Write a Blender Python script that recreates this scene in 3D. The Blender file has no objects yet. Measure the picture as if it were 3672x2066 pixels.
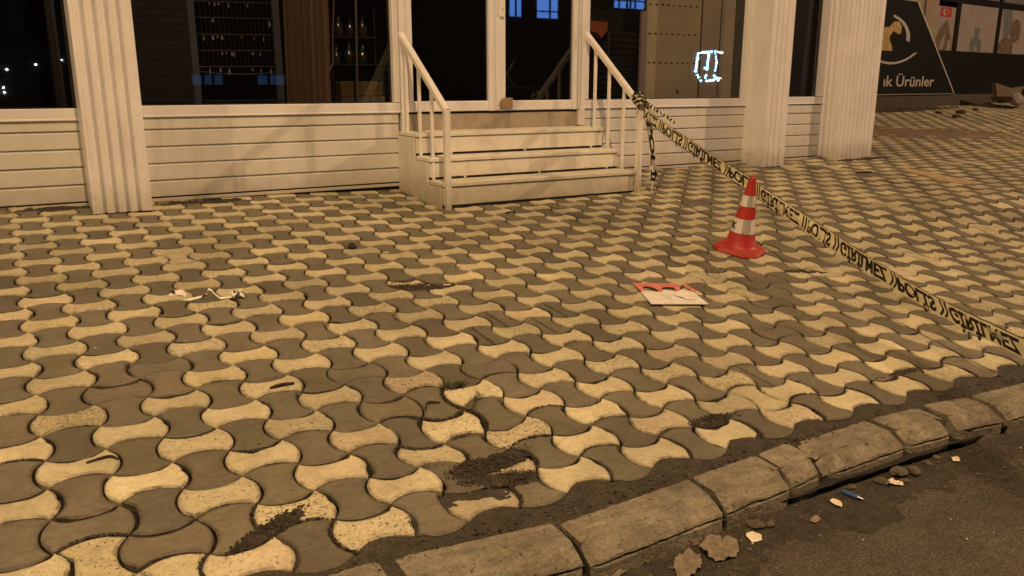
import bpy, bmesh, math, random
from mathutils import Vector, Matrix, noise as mnoise

random.seed(7)
SC = bpy.context.scene
COL = SC.collection

# ------------------------------------------------------------------ camera
CAM = Vector((-0.1119, -2.4786, 1.0998))
cam_d = bpy.data.cameras.new('camera')
cam_d.sensor_width = 36.0
cam_d.lens = 36.0 * 2950.0 / 3672.0
cam_d.clip_start = 0.05
cam_d.clip_end = 400.0
cam = bpy.data.objects.new('camera', cam_d)
COL.objects.link(cam)
RIGHT = Vector((0.8614, -0.5079, 0.0)).normalized()
FWD = Vector((0.49297, 0.83621, -0.24026)).normalized()
UP = RIGHT.cross(FWD).normalized()
m = Matrix((RIGHT, UP, -FWD)).transposed().to_4x4()
m.translation = CAM
cam.matrix_world = m
SC.camera = cam

# ------------------------------------------------------------------ sky, moon, exposure
world = bpy.data.worlds.new('World')
SC.world = world
world.use_nodes = True
wn = world.node_tree
bg = wn.nodes['Background']
sky = wn.nodes.new('ShaderNodeTexSky')
sky.sky_type = 'NISHITA'
sky.sun_disc = False
sky.sun_elevation = math.radians(8)
sky.sun_rotation = math.radians(200)
wn.links.new(sky.outputs[0], bg.inputs[0])
bg.inputs[1].default_value = 0.004

sun_d = bpy.data.lights.new('moonlight', 'SUN')
sun_d.energy = 0.01
sun_d.angle = math.radians(0.5)
sun_d.color = (1.0, 0.95, 0.88)
sun = bpy.data.objects.new('moonlight', sun_d)
COL.objects.link(sun)
sun.rotation_euler = (math.radians(55), 0, math.radians(-20))

SC.view_settings.view_transform = 'Standard'
SC.view_settings.look = 'None'
SC.view_settings.exposure = 0.08
SC.view_settings.gamma = 1.0
SC.view_settings.use_curve_mapping = False
SC.cycles.max_bounces = 6
SC.cycles.sample_clamp_indirect = 4.0

# street lamps: (x, y, height, watts, colour)
LAMPS = [
    (0.60, -3.2, 8.8, 3150, (1.0, 0.662, 0.355)),
    (-9.6, -1.9, 9.6, 3400, (1.0, 0.665, 0.355)),
    (22.0, -5.0, 9.6, 10800, (1.0, 0.635, 0.365)),
]

# ------------------------------------------------------------------ ground shape
S = 0.165                                   # paver module
UX, UY = 0.99975, 0.01219                   # lattice axis along the shop front
VX, VY = 0.01057, -0.99632                  # lattice axis towards the street


def sstep(a, b, x):
    t = min(1.0, max(0.0, (x - a) / (b - a)))
    return t * t * (3 - 2 * t)


def gz(x, y):
    xc = min(x, 7.5)
    z = 0.0851 * y - 0.0196 * xc
    z += 0.027 * max(0.0, xc - 2.4) * sstep(0.9, 1.75, y)
    z -= 0.042 * math.exp(-(((x - 1.05) / 0.2) ** 2 + ((y + 0.15) / 0.21) ** 2))
    z -= 0.022 * math.exp(-(((x - 1.62) / 0.16) ** 2 + ((y - 1.36) / 0.12) ** 2))
    z += 0.006 * (mnoise.noise(Vector((x * 0.9, y * 0.9, 3.1))))
    return z


def road_z(x, y):
    z0 = 0.0851 * -0.93 - 0.0196 * min(x, 9.0) - 0.103
    return z0 + 0.02 * (y + 0.93) + 0.006 * mnoise.noise(Vector((x * 1.3, y * 1.3, 0)))


def lat(i, j):
    return (i * UX + j * VX) * S, (i * UY + j * VY) * S


def g_euler(x, y, rz=0.0):
    e = 0.05
    dx = (gz(x + e, y) - gz(x - e, y)) / (2 * e)
    dy = (gz(x, y + e) - gz(x, y - e)) / (2 * e)
    n = Vector((-dx, -dy, 1)).normalized()
    q = Vector((0, 0, 1)).rotation_difference(n)
    return (q.to_matrix() @ Matrix.Rotation(rz, 3, 'Z'))


# ------------------------------------------------------------------ materials
class NT:
    def __init__(self, name):
        self.m = bpy.data.materials.new(name)
        self.m.use_nodes = True
        self.t = self.m.node_tree
        self.b = self.t.nodes['Principled BSDF']
        self.out = self.t.nodes['Material Output']
        self._pos = None

    def n(self, typ, **kw):
        nd = self.t.nodes.new(typ)
        for k, v in kw.items():
            setattr(nd, k, v)
        return nd

    def l(self, a, b):
        self.t.links.new(a, b)

    def pos(self):
        if self._pos is None:
            self._pos = self.n('ShaderNodeNewGeometry').outputs['Position']
        return self._pos

    def noise(self, scale, detail=3.0, rough=0.55, vec=None, dist=0.0):
        nd = self.n('ShaderNodeTexNoise')
        nd.inputs['Scale'].default_value = scale
        nd.inputs['Detail'].default_value = detail
        nd.inputs['Roughness'].default_value = rough
        nd.inputs['Distortion'].default_value = dist
        self.l(vec if vec is not None else self.pos(), nd.inputs['Vector'])
        return nd.outputs['Fac']

    def voro(self, scale, feature='F1'):
        nd = self.n('ShaderNodeTexVoronoi')
        nd.feature = feature
        nd.inputs['Scale'].default_value = scale
        self.l(self.pos(), nd.inputs['Vector'])
        return nd.outputs['Distance']

    def ramp(self, fac, stops):
        nd = self.n('ShaderNodeValToRGB')
        el = nd.color_ramp.elements
        while len(el) < len(stops):
            el.new(0.5)
        for e, (p, c) in zip(el, stops):
            e.position = p
            e.color = (c, c, c, 1) if isinstance(c, (int, float)) else (*c, 1)
        self.l(fac, nd.inputs[0])
        return nd.outputs[0]

    def mix(self, fac, a, b, mode='MIX'):
        nd = self.n('ShaderNodeMix', data_type='RGBA', blend_type=mode)
        for sock, v in ((nd.inputs[0], fac), (nd.inputs[6], a), (nd.inputs[7], b)):
            if isinstance(v, (int, float)):
                sock.default_value = v if sock == nd.inputs[0] else (v, v, v, 1)
            elif isinstance(v, tuple):
                sock.default_value = (*v, 1)
            else:
                self.l(v, sock)
        return nd.outputs[2]

    def math(self, op, a, b=0.0, c=None):
        nd = self.n('ShaderNodeMath', operation=op)
        for k, v in enumerate((a, b) if c is None else (a, b, c)):
            if isinstance(v, (int, float)):
                nd.inputs[k].default_value = v
            else:
                self.l(v, nd.inputs[k])
        return nd.outputs[0]

    def bump(self, h, strength=0.3, dist=0.01, normal=None):
        nd = self.n('ShaderNodeBump')
        nd.inputs['Strength'].default_value = strength
        nd.inputs['Distance'].default_value = dist
        self.l(h, nd.inputs['Height'])
        if normal is not None:
            self.l(normal, nd.inputs['Normal'])
        self.l(nd.outputs[0], self.b.inputs['Normal'])
        return nd.outputs[0]

    def color(self, c):
        if isinstance(c, tuple):
            self.b.inputs['Base Color'].default_value = (*c, 1)
        else:
            self.l(c, self.b.inputs['Base Color'])

    def rough(self, r):
        if isinstance(r, (int, float)):
            self.b.inputs['Roughness'].default_value = r
        else:
            self.l(r, self.b.inputs['Roughness'])


def simple(name, col, rough=0.6, var=0.12, scale=25.0, bump=0.0, bscale=120.0, spec=None, metal=0.0):
    k = NT(name)
    n = k.noise(scale, 4)
    v = k.ramp(n, [(0.25, 1 - var), (0.75, 1 + var)])
    k.color(k.mix(1.0, col, v, 'MULTIPLY'))
    k.rough(rough)
    k.b.inputs['Metallic'].default_value = metal
    if spec is not None:
        k.b.inputs['Specular IOR Level'].default_value = spec
    if bump:
        k.bump(k.noise(bscale, 4), bump, 0.004)
    return k.m


def paver_material(name, c1, c2, pits, src):
    k = NT(name)
    if src == 'object':
        r = k.n('ShaderNodeObjectInfo').outputs['Random']
    else:
        a = k.n('ShaderNodeAttribute', attribute_name='rnd')
        r = a.outputs['Fac']
    r2 = k.math('FRACT', k.math('MULTIPLY', r, 7.31))
    r3 = k.math('FRACT', k.math('MULTIPLY', r, 23.7))
    n1 = k.noise(6.0, 5, 0.6)
    col = k.mix(k.ramp(n1, [(0.3, 0.0), (0.72, 1.0)]), c1, c2)
    # per-tile tone: brightness and a slight pink or yellow cast
    tone = k.ramp(r, [(0.0, 0.74), (0.25, 0.93), (0.7, 1.03), (1.0, 1.15)])
    col = k.mix(1.0, col, tone, 'MULTIPLY')
    cast = k.ramp(r3, [(0.0, (1.02, 0.97, 0.98)), (0.25, (1.0, 1.0, 1.0)), (0.8, (1.0, 1.0, 0.97)), (1.0, (1.01, 0.99, 0.88))])
    col = k.mix(1.0, col, cast, 'MULTIPLY')
    # grain
    g = k.noise(210.0, 3, 0.7)
    col = k.mix(1.0, col, k.ramp(g, [(0.25, 0.78), (0.75, 1.18)]), 'MULTIPLY')
    col = k.mix(1.0, col, k.ramp(k.noise(48.0, 5, 0.7), [(0.3, 0.84), (0.7, 1.12)]), 'MULTIPLY')
    # trodden dirt, streaky
    mp = k.n('ShaderNodeMapping')
    mp.inputs['Scale'].default_value = (14, 40, 20)
    mp.inputs['Rotation'].default_value = (0, 0, 0.35)
    k.l(k.pos(), mp.inputs[0])
    d = k.noise(1.0, 5, 0.65, mp.outputs[0], 0.6)
    dm = k.ramp(d, [(0.52, 0.0), (0.78, 0.55)])
    col = k.mix(dm, col, (c1[0] * 0.55, c1[1] * 0.52, c1[2] * 0.5))
    # broad grime over many tiles
    big = k.noise(1.1, 4, 0.6)
    col = k.mix(1.0, col, k.ramp(big, [(0.3, 0.74), (0.62, 1.08)]), 'MULTIPLY')
    # open pits in the worn face of some tiles
    p = k.noise(105.0, 2, 0.6, None, 0.3)
    lo = k.ramp(r2, [(0.0, 0.75), (0.3, 0.70), (1.0, 0.70 - 0.125 * pits)])
    pm = k.ramp(k.math('SUBTRACT', p, lo), [(0.0, 0.0), (0.035, 1.0)])
    col = k.mix(k.math('MULTIPLY', pm, 0.8), col, (0.045, 0.035, 0.022))
    # grime packed along the edges of each tile
    ea = k.n('ShaderNodeAttribute', attribute_name='edge').outputs['Fac']
    em = k.math('MULTIPLY', ea, k.ramp(k.noise(22.0, 4, 0.7), [(0.38, 0.0), (0.66, 1.0)]))
    em = k.math('MULTIPLY', em, k.ramp(k.noise(1.7, 3), [(0.35, 0.35), (0.62, 0.95)]))
    col = k.mix(em, col, (0.060, 0.047, 0.030))
    k.color(col)
    k.rough(k.ramp(n1, [(0.2, 0.50), (0.8, 0.80)]))
    k.b.inputs['Specular IOR Level'].default_value = 0.5
    h = k.math('SUBTRACT', k.math('MULTIPLY', g, 0.4), pm)
    k.bump(k.math('ADD', h, k.math('MULTIPLY', k.noise(38.0, 4, 0.65), 0.9)), 0.6, 0.005)
    return k.m


LIGHT1, LIGHT2 = (0.44, 0.384, 0.240), (0.57, 0.505, 0.328)
DARK1, DARK2 = (0.128, 0.112, 0.074), (0.172, 0.152, 0.104)
M = {}
M['paver_light'] = paver_material('paver cream concrete', LIGHT1, LIGHT2, 1.0, 'object')
M['paver_dark'] = paver_material('paver grey concrete', DARK1, DARK2, 0.25, 'object')
M['paver_light_f'] = paver_material('paver cream concrete field', LIGHT1, LIGHT2, 1.0, 'attr')
M['paver_dark_f'] = paver_material('paver grey concrete field', DARK1, DARK2, 0.25, 'attr')


def soil_mat(name, c1, c2, scale=40):
    k = NT(name)
    n = k.noise(scale, 5, 0.7)
    v = k.voro(150)
    col = k.mix(k.ramp(n, [(0.3, 0), (0.7, 1)]), c1, c2)
    col = k.mix(1.0, col, k.ramp(k.noise(230, 2, 0.6), [(0.3, 0.35), (0.5, 1.0), (0.72, 2.2)]), 'MULTIPLY')
    col = k.mix(k.ramp(v, [(0.0, 0.3), (0.2, 0.0)]), col, (0.14, 0.115, 0.08))
    k.color(col)
    k.rough(0.95)
    k.bump(k.math('ADD', n, k.math('MULTIPLY', v, -0.8)), 0.8, 0.01)
    return k.m


M['soil'] = soil_mat('dark soil', (0.016, 0.012, 0.008), (0.062, 0.048, 0.030))
M['bed'] = soil_mat('joint dirt', (0.006, 0.005, 0.0035), (0.018, 0.014, 0.010))
M['mortar'] = soil_mat('dark mortar', (0.024, 0.0195, 0.013), (0.062, 0.051, 0.034), 18)
M['sand'] = soil_mat('brown sand', (0.15, 0.105, 0.062), (0.24, 0.175, 0.105), 30)
M['gutter'] = soil_mat('gutter dirt', (0.016, 0.0125, 0.008), (0.052, 0.041, 0.026), 26)

# kerb concrete
k = NT('kerb concrete')
n = k.noise(7, 6, 0.65)
n2 = k.noise(90, 4, 0.7)
col = k.mix(k.ramp(n, [(0.3, 0), (0.7, 1)]), (0.18, 0.157, 0.108), (0.35, 0.306, 0.213))
col = k.mix(1.0, col, k.ramp(n2, [(0.3, 0.66), (0.75, 1.22)]), 'MULTIPLY')
col = k.mix(1.0, col, k.ramp(k.noise(24, 5, 0.7), [(0.3, 0.7), (0.7, 1.15)]), 'MULTIPLY')
mp = k.n('ShaderNodeMapping'); mp.inputs['Scale'].default_value = (4, 22, 22); k.l(k.pos(), mp.inputs[0])
stn = k.noise(1.0, 5, 0.6, mp.outputs[0], 0.8)
col = k.mix(k.ramp(stn, [(0.5, 0), (0.75, 0.55)]), col, (0.07, 0.056, 0.037))
pit = k.ramp(k.noise(46, 2), [(0.66, 0), (0.72, 1)])
col = k.mix(k.math('MULTIPLY', pit, 0.6), col, (0.05, 0.04, 0.028))
k.color(col); k.rough(0.9)
k.bump(k.math('SUBTRACT', k.math('ADD', k.math('MULTIPLY', n2, 1.4), k.math('ADD', k.math('MULTIPLY', n, 1.5), k.noise(28, 5, 0.7))), pit), 0.9, 0.008)
M['kerb'] = k.m

# asphalt
k = NT('worn asphalt')
n = k.noise(2.3, 6, 0.62); g = k.noise(150, 3, 0.75); v = k.voro(95)
col = k.mix(k.ramp(n, [(0.32, 0), (0.7, 1)]), (0.080, 0.066, 0.042), (0.160, 0.134, 0.089))
col = k.mix(1.0, col, k.ramp(g, [(0.3, 0.42), (0.72, 1.7)]), 'MULTIPLY')
col = k.mix(1.0, col, k.ramp(k.noise(36, 5, 0.7), [(0.3, 0.7), (0.7, 1.25)]), 'MULTIPLY')
col = k.mix(k.ramp(v, [(0.0, 0.6), (0.18, 0.0)]), col, (0.24, 0.205, 0.145))
mp = k.n('ShaderNodeMapping'); mp.inputs['Scale'].default_value = (3, 9, 3); mp.inputs['Rotation'].default_value = (0, 0, -0.6); k.l(k.pos(), mp.inputs[0])
col = k.mix(k.ramp(k.noise(1.0, 5, 0.6, mp.outputs[0], 1.0), [(0.52, 0), (0.7, 0.5)]), col, (0.065, 0.051, 0.032))
k.color(col); k.rough(0.88)
k.bump(k.math('ADD', g, k.math('MULTIPLY', v, -1.6)), 1.0, 0.014)
M['asphalt'] = k.m


# white plastic cladding, slightly grimy
def pvc(name, col, grime=0.25, rough=0.42):
    k = NT(name)
    mp = k.n('ShaderNodeMapping'); mp.inputs['Scale'].default_value = (9, 9, 1.6); k.l(k.pos(), mp.inputs[0])
    s = k.noise(1.0, 5, 0.6, mp.outputs[0], 0.5)
    n = k.noise(3.0, 4)
    c = k.mix(k.ramp(s, [(0.5, 0.0), (0.8, grime)]), col, (col[0] * 0.62, col[1] * 0.57, col[2] * 0.47))
    c = k.mix(1.0, c, k.ramp(n, [(0.3, 0.93), (0.7, 1.04)]), 'MULTIPLY')
    # splash dirt close to the pavement
    sep = k.n('ShaderNodeSeparateXYZ'); k.l(k.pos(), sep.inputs[0])
    low = k.ramp(k.math('ADD', sep.outputs[2], k.math('MULTIPLY', k.noise(16, 4), 0.22)), [(0.33, 0.75), (0.60, 0.0)])
    c = k.mix(low, c, (0.30, 0.25, 0.165))
    k.color(c); k.rough(rough)
    k.b.inputs['Specular IOR Level'].default_value = 0.4
    k.bump(k.noise(35, 3), 0.05, 0.003)
    return k.m


M['pvc'] = pvc('white plastic cladding', (0.62, 0.595, 0.535), 0.45)
M['column'] = pvc('white column cladding', (0.74, 0.705, 0.685), 0.4)
M['frame'] = pvc('white window frame', (0.72, 0.69, 0.665), 0.2, 0.35)
M['step'] = pvc('cream painted step', (0.70, 0.66, 0.56), 0.45, 0.5)
M['rail'] = pvc('white painted rail', (0.76, 0.725, 0.66), 0.2, 0.35)
M['stone'] = simple('beige threshold stone', (0.33, 0.275, 0.20), 0.7, 0.15, 14, 0.1)
M['black'] = simple('black gap', (0.006, 0.006, 0.006), 0.9, 0.1)
M['rubber'] = simple('black trim', (0.012, 0.012, 0.012), 0.5, 0.1)


def glass_mat(name, tint):
    k = NT(name)
    k.t.nodes.remove(k.b)
    tr = k.n('ShaderNodeBsdfTransparent'); tr.inputs[0].default_value = (*tint, 1)
    gl = k.n('ShaderNodeBsdfGlossy'); gl.inputs['Roughness'].default_value = 0.015
    lw = k.n('ShaderNodeLayerWeight'); lw.inputs[0].default_value = 0.5
    sch = k.math('ADD', 0.09, k.math('MULTIPLY', k.math('POWER', lw.outputs['Facing'], 5.0), 0.91))
    mx = k.n('ShaderNodeMixShader')
    k.l(sch, mx.inputs[0]); k.l(tr.outputs[0], mx.inputs[1]); k.l(gl.outputs[0], mx.inputs[2])
    k.l(mx.outputs[0], k.out.inputs[0])
    return k.m


M['glass'] = glass_mat('shop glass', (0.72, 0.72, 0.72))
M['glass_dark'] = glass_mat('tinted shop glass', (0.42, 0.42, 0.44))
M['glass_mid'] = glass_mat('clear shop glass', (0.54, 0.54, 0.54))


def emit(name, col, strength):
    k = NT(name)
    k.color((0.02, 0.02, 0.02))
    k.b.inputs['Emission Color'].default_value = (*col, 1)
    k.b.inputs['Emission Strength'].default_value = strength
    return k.m


M['cone_red'] = simple('red cone rubber', (0.38, 0.024, 0.019), 0.5, 0.18, 20, 0.06)
M['cone_base'] = simple('scuffed cone foot', (0.34, 0.032, 0.020), 0.62, 0.35, 24, 0.15)
M['cone_white'] = simple('white reflective band', (0.62, 0.58, 0.53), 0.4, 0.10, 12)
M['band_grey'] = simple('grey reflective band', (0.36, 0.33, 0.29), 0.45, 0.10, 12)
M['ink'] = simple('black print', (0.008, 0.007, 0.006), 0.55, 0.1)
k = NT('yellow tape film')
k.color(k.mix(k.noise(14, 3), (0.80, 0.73, 0.42), (0.88, 0.82, 0.55))); k.rough(0.38)
k.b.inputs['Specular IOR Level'].default_value = 0.5
tl_ = k.n('ShaderNodeBsdfTranslucent'); tl_.inputs[0].default_value = (0.80, 0.72, 0.42, 1)
mx_ = k.n('ShaderNodeMixShader'); mx_.inputs[0].default_value = 0.35
k.l(k.b.outputs[0], mx_.inputs[1]); k.l(tl_.outputs[0], mx_.inputs[2]); k.l(mx_.outputs[0], k.out.inputs[0])
M['tape'] = k.m
M['tape_white'] = simple('white tape film', (0.72, 0.68, 0.58), 0.4, 0.1, 20)
M['card_white'] = simple('white card', (0.66, 0.62, 0.56), 0.7, 0.12, 14)
M['card_red'] = simple('pink red print', (0.52, 0.16, 0.13), 0.7, 0.3, 26)
M['leaf'] = simple('dry leaf', (0.18, 0.145, 0.095), 0.8, 0.35, 30, 0.3)
M['paper'] = simple('paper scrap', (0.62, 0.54, 0.42), 0.85, 0.15, 20)
M['grass'] = simple('dull grass', (0.05, 0.055, 0.018), 0.8, 0.3, 50)
M['pebble'] = simple('brown stone', (0.085, 0.066, 0.042), 0.9, 0.35, 30, 0.4, 60)
M['blue'] = simple('blue plastic', (0.05, 0.10, 0.24), 0.3, 0.1)
M['metal'] = simple('grey metal', (0.22, 0.22, 0.22), 0.35, 0.1, metal=1.0)
M['pole'] = simple('galvanised steel', (0.35, 0.35, 0.35), 0.45, 0.15, metal=0.9)
M['cardboard'] = simple('brown cardboard', (0.26, 0.17, 0.085), 0.85, 0.2, 16)
M['crate'] = simple('dirty crate', (0.085, 0.06, 0.035), 0.85, 0.25, 9)
M['brown_curtain'] = simple('brown curtain cloth', (0.26, 0.17, 0.11), 0.9, 0.2, 30)
M['dark_wall'] = simple('dark interior wall', (0.03, 0.028, 0.026), 0.8, 0.2)
M['dark_panel'] = simple('dark brown film', (0.026, 0.021, 0.015), 0.6, 0.15)
M['wire'] = simple('thin steel wire', (0.30, 0.28, 0.26), 0.4, 0.1, metal=0.7)
M['board_beige'] = simple('beige board', (0.47, 0.40, 0.26), 0.8, 0.12, 3)
M['board_grey'] = simple('greyish board', (0.46, 0.40, 0.31), 0.8, 0.12, 3)
M['orange'] = simple('orange cloth', (0.35, 0.09, 0.03), 0.8, 0.2)
M['mustard'] = simple('mustard box', (0.20, 0.15, 0.035), 0.8, 0.15)
M['black_gloss'] = simple('black panel', (0.005, 0.005, 0.005), 0.6, 0.2, spec=0.12)
M['sign_white'] = simple('off white lettering', (0.27, 0.25, 0.22), 0.6, 0.2, 30)
M['gold'] = simple('ochre emblem', (0.26, 0.18, 0.06), 0.6, 0.3, 9)
M['poster'] = simple('cream poster', (0.16, 0.137, 0.125), 0.6, 0.08, 4)
M['teal'] = simple('grey teal print', (0.055, 0.075, 0.075), 0.6, 0.35, 12)
M['brown_print'] = simple('brown print', (0.075, 0.048, 0.030), 0.6, 0.6, 9)
M['grey_print'] = simple('slate print', (0.07, 0.075, 0.08), 0.6, 0.2, 6)
M['flag_red'] = simple('red print', (0.22, 0.012, 0.011), 0.6, 0.1)
M['beige_wall'] = simple('beige plaster', (0.17, 0.13, 0.088), 0.85, 0.15, 5)
M['facade'] = simple('dark render', (0.018, 0.017, 0.016), 0.9, 0.2, 2)
M['lens'] = emit('lamp lens', (1.0, 0.7, 0.42), 30.0)
M['blue_win'] = emit('blue lit window', (0.12, 0.32, 1.0), 6.5)
M['blue_dim'] = emit('dim blue lit window', (0.10, 0.22, 0.5), 0.9)
M['neon'] = emit('neon tube', (0.30, 0.70, 1.0), 60.0)
M['bulb'] = emit('white bulb', (0.9, 0.95, 1.0), 60.0)
M['crystal'] = simple('clear bead', (0.5, 0.47, 0.42), 0.12, 0.1)


# ------------------------------------------------------------------ mesh helpers
class MB:
    def __init__(self):
        self.v, self.f, self.mi = [], [], []

    def add(self, vs, fs, mi=0):
        o = len(self.v)
        self.v += [tuple(p) for p in vs]
        self.f += [tuple(i + o for i in f) for f in fs]
        self.mi += [mi] * len(fs)
        return self

    def box(self, x0, x1, y0, y1, z0, z1, mi=0, c=0.0):
        if c <= 0:
            v = [(x0, y0, z0), (x1, y0, z0), (x1, y1, z0), (x0, y1, z0), (x0, y0, z1), (x1, y0, z1), (x1, y1, z1), (x0, y1, z1)]
            f = [(0, 3, 2, 1), (4, 5, 6, 7), (0, 1, 5, 4), (1, 2, 6, 5), (2, 3, 7, 6), (3, 0, 4, 7)]
            return self.add(v, f, mi)
        bm = bmesh.new()
        bmesh.ops.create_cube(bm, size=1.0)
        for w in bm.verts:
            w.co = Vector((x0 + (w.co.x + .5) * (x1 - x0), y0 + (w.co.y + .5) * (y1 - y0), z0 + (w.co.z + .5) * (z1 - z0)))
        bmesh.ops.bevel(bm, geom=bm.edges[:], offset=c, segments=1, affect='EDGES')
        bm.verts.index_update()
        self.add([w.co[:] for w in bm.verts], [[w.index for w in f.verts] for f in bm.faces], mi)
        bm.free()
        return self

    def prism(self, poly, a, b, axis, mi=0):
        """poly: 2D points, extruded from a to b along axis ('x','y','z'); poly coords are the other two axes in order"""
        n = len(poly)
        vs = []
        for t in (a, b):
            for p, q in poly:
                vs.append({'x': (t, p, q), 'y': (p, t, q), 'z': (p, q, t)}[axis])
        fs = [tuple(range(n))[::-1], tuple(range(n, 2 * n))]
        for i in range(n):
            j = (i + 1) % n
            fs.append((i, j, n + j, n + i))
        return self.add(vs, fs, mi)

    def tube(self, pts, r, n=8, mi=0, caps=True):
        pts = [Vector(p) for p in pts]
        rr = r if isinstance(r, (list, tuple)) else [r] * len(pts)
        rings = []
        up = Vector((0, 0, 1))
        for i, p in enumerate(pts):
            d = (pts[min(i + 1, len(pts) - 1)] - pts[max(i - 1, 0)]).normalized()
            a = d.cross(up)
            if a.length < 1e-3:
                a = d.cross(Vector((1, 0, 0)))
            a.normalize()
            b = a.cross(d).normalized()
            rings.append([p + (a * math.cos(t) + b * math.sin(t)) * rr[i] for t in [2 * math.pi * q / n for q in range(n)]])
        vs = [w for ring in rings for w in ring]
        fs = []
        for i in range(len(pts) - 1):
            for q in range(n):
                q2 = (q + 1) % n
                fs.append((i * n + q, i * n + q2, (i + 1) * n + q2, (i + 1) * n + q))
        if caps:
            fs.append(tuple(range(n))[::-1])
            fs.append(tuple((len(pts) - 1) * n + q for q in range(n)))
        return self.add(vs, fs, mi)

    def lathe(self, prof, n=24, cx=0, cy=0, mi=0):
        vs, fs = [], []
        for r, z in prof:
            for q in range(n):
                t = 2 * math.pi * q / n
                vs.append((cx + r * math.cos(t), cy + r * math.sin(t), z))
        for i in range(len(prof) - 1):
            for q in range(n):
                q2 = (q + 1) % n
                fs.append((i * n + q, i * n + q2, (i + 1) * n + q2, (i + 1) * n + q))
        fs.append(tuple(range(n))[::-1])
        fs.append(tuple((len(prof) - 1) * n + q for q in range(n)))
        return self.add(vs, fs, mi)

    def mesh(self, name, mats, smooth=False, angle=None):
        me = bpy.data.meshes.new(name)
        me.from_pydata(self.v, [], self.f)
        for mt in (mats if isinstance(mats, (list, tuple)) else [mats]):
            me.materials.append(M[mt] if isinstance(mt, str) else mt)
        for p, mi in zip(me.polygons, self.mi):
            p.material_index = mi
        bm = bmesh.new(); bm.from_mesh(me)
        bmesh.ops.recalc_face_normals(bm, faces=bm.faces[:])
        bm.to_mesh(me); bm.free()
        if smooth:
            for p in me.polygons:
                p.use_smooth = True
            if angle:
                try:
                    me.set_sharp_from_angle(angle=math.radians(angle))
                except Exception:
                    pass
        me.update()
        return me

    def build(self, name, mats, parent=None, smooth=False, angle=40):
        return link(name, self.mesh(name, mats, smooth, angle), parent)


def link(name, data, parent=None):
    o = bpy.data.objects.new(name, data)
    COL.objects.link(o)
    if parent is not None:
        o.parent = parent
    return o


def tag(o, label=None, cat=None, group=None, kind=None):
    if label: o['label'] = label
    if cat: o['category'] = cat
    if group: o['group'] = group
    if kind: o['kind'] = kind
    return o


def empty(name, loc=(0, 0, 0), label=None, cat=None, group=None, kind=None):
    o = bpy.data.objects.new(name, None)
    COL.objects.link(o)
    o.location = loc
    o.empty_display_size = 0.1
    return tag(o, label, cat, group, kind)


def boxpart(name, parent, mat, *a, c=0.0):
    return MB().box(*a, c=c).build(name, mat, parent)


def text_mesh(txt, size=1.0, bold=0.0, shear=0.0):
    cu = bpy.data.curves.new('txt', 'FONT')
    cu.body = txt
    cu.size = size
    cu.offset = bold
    cu.shear = shear
    cu.resolution_u = 3
    o = bpy.data.objects.new('txt', cu)
    COL.objects.link(o)
    dg = bpy.context.evaluated_depsgraph_get()
    me = bpy.data.meshes.new_from_object(o.evaluated_get(dg))
    vs = [tuple(v.co) for v in me.vertices]
    fs = [tuple(p.vertices) for p in me.polygons]
    bpy.data.objects.remove(o); bpy.data.meshes.remove(me); bpy.data.curves.remove(cu)
    return vs, fs


# ================================================================== PAVEMENT
def edge_fn(t):
    return 0.205 * math.sin(math.pi * t) + 0.012 * math.sin(3 * math.pi * t)


def outline(h, seg):
    """closed outline of one bow-tie paver on the unit cell, x right, y away from the street"""
    p = []
    sgn = 1 if h else -1
    for q in range(seg):
        t = q / seg; p.append((t, sgn * edge_fn(t)))                 # street edge (y=0)
    for q in range(seg):
        t = q / seg; p.append((1 + sgn * edge_fn(t), t))             # right edge
    for q in range(seg):
        t = q / seg; p.append((1 - t, 1 - sgn * edge_fn(t)))         # house edge
    for q in range(seg):
        t = q / seg; p.append((-sgn * edge_fn(t), 1 - t))            # left edge
    return [((x - .5) * S, (y - .5) * S) for x, y in p]


def inset(poly, d, extra=None):
    n = len(poly); out = []
    for i in range(n):
        a = Vector(poly[i - 1]); b = Vector(poly[i]); c = Vector(poly[(i + 1) % n])
        t = (c - a).normalized()
        nrm = Vector((-t.y, t.x))
        e = d + (extra[i] if extra else 0.0)
        out.append((b.x + nrm.x * e, b.y + nrm.y * e))
    return out


def paver_shape(poly, gap=0.0041, bev=0.0045, drop=0.004, depth=0.034, ring=0.0085, extra=None):
    """outer wall, rounded arris, then a flat top whose outer ring carries the edge attribute"""
    n = len(poly)
    a = inset(poly, gap, extra); b = inset(poly, gap + bev, extra); c = inset(poly, gap + bev + ring)
    vs = [(x, y, -depth) for x, y in a] + [(x, y, -drop) for x, y in a] + [(x, y, 0) for x, y in b] + [(x, y, 0) for x, y in c]
    fs = []
    for i in range(n):
        j = (i + 1) % n
        for r in range(3):
            fs.append((r * n + i, r * n + j, (r + 1) * n + j, (r + 1) * n + i))
    fs.append(tuple(range(3 * n, 4 * n)))
    return vs, fs


def edge_attr(me, vals):
    at_ = me.attributes.new('edge', 'FLOAT', 'POINT')
    at_.data.foreach_set('value', vals)


def edge_vals(nv):
    n = nv // 4
    return [1.0] * (3 * n) + [0.0] * n


def split_poly(poly, x):
    """cut an outline into two along a straight line at x (local metres)"""
    out = []
    for sg in (-1, 1):
        r = []
        n = len(poly)
        for i in range(n):
            a, b = poly[i], poly[(i + 1) % n]
            ia, ib = (a[0] - x) * sg >= 0, (b[0] - x) * sg >= 0
            if ia: r.append(a)
            if ia != ib:
                t = (x - a[0]) / (b[0] - a[0]); r.append((x, a[1] + t * (b[1] - a[1])))
        out.append(r)
    return out


SHAPES = {}
for hh in (True, False):
    SHAPES[hh, 'hi'] = paver_shape(outline(hh, 8))
    SHAPES[hh, 'mid'] = paver_shape(outline(hh, 6), ring=0.012)
    SHAPES[hh, 'lo'] = paver_shape(outline(hh, 4), 0.0042, 0.0035)

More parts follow.
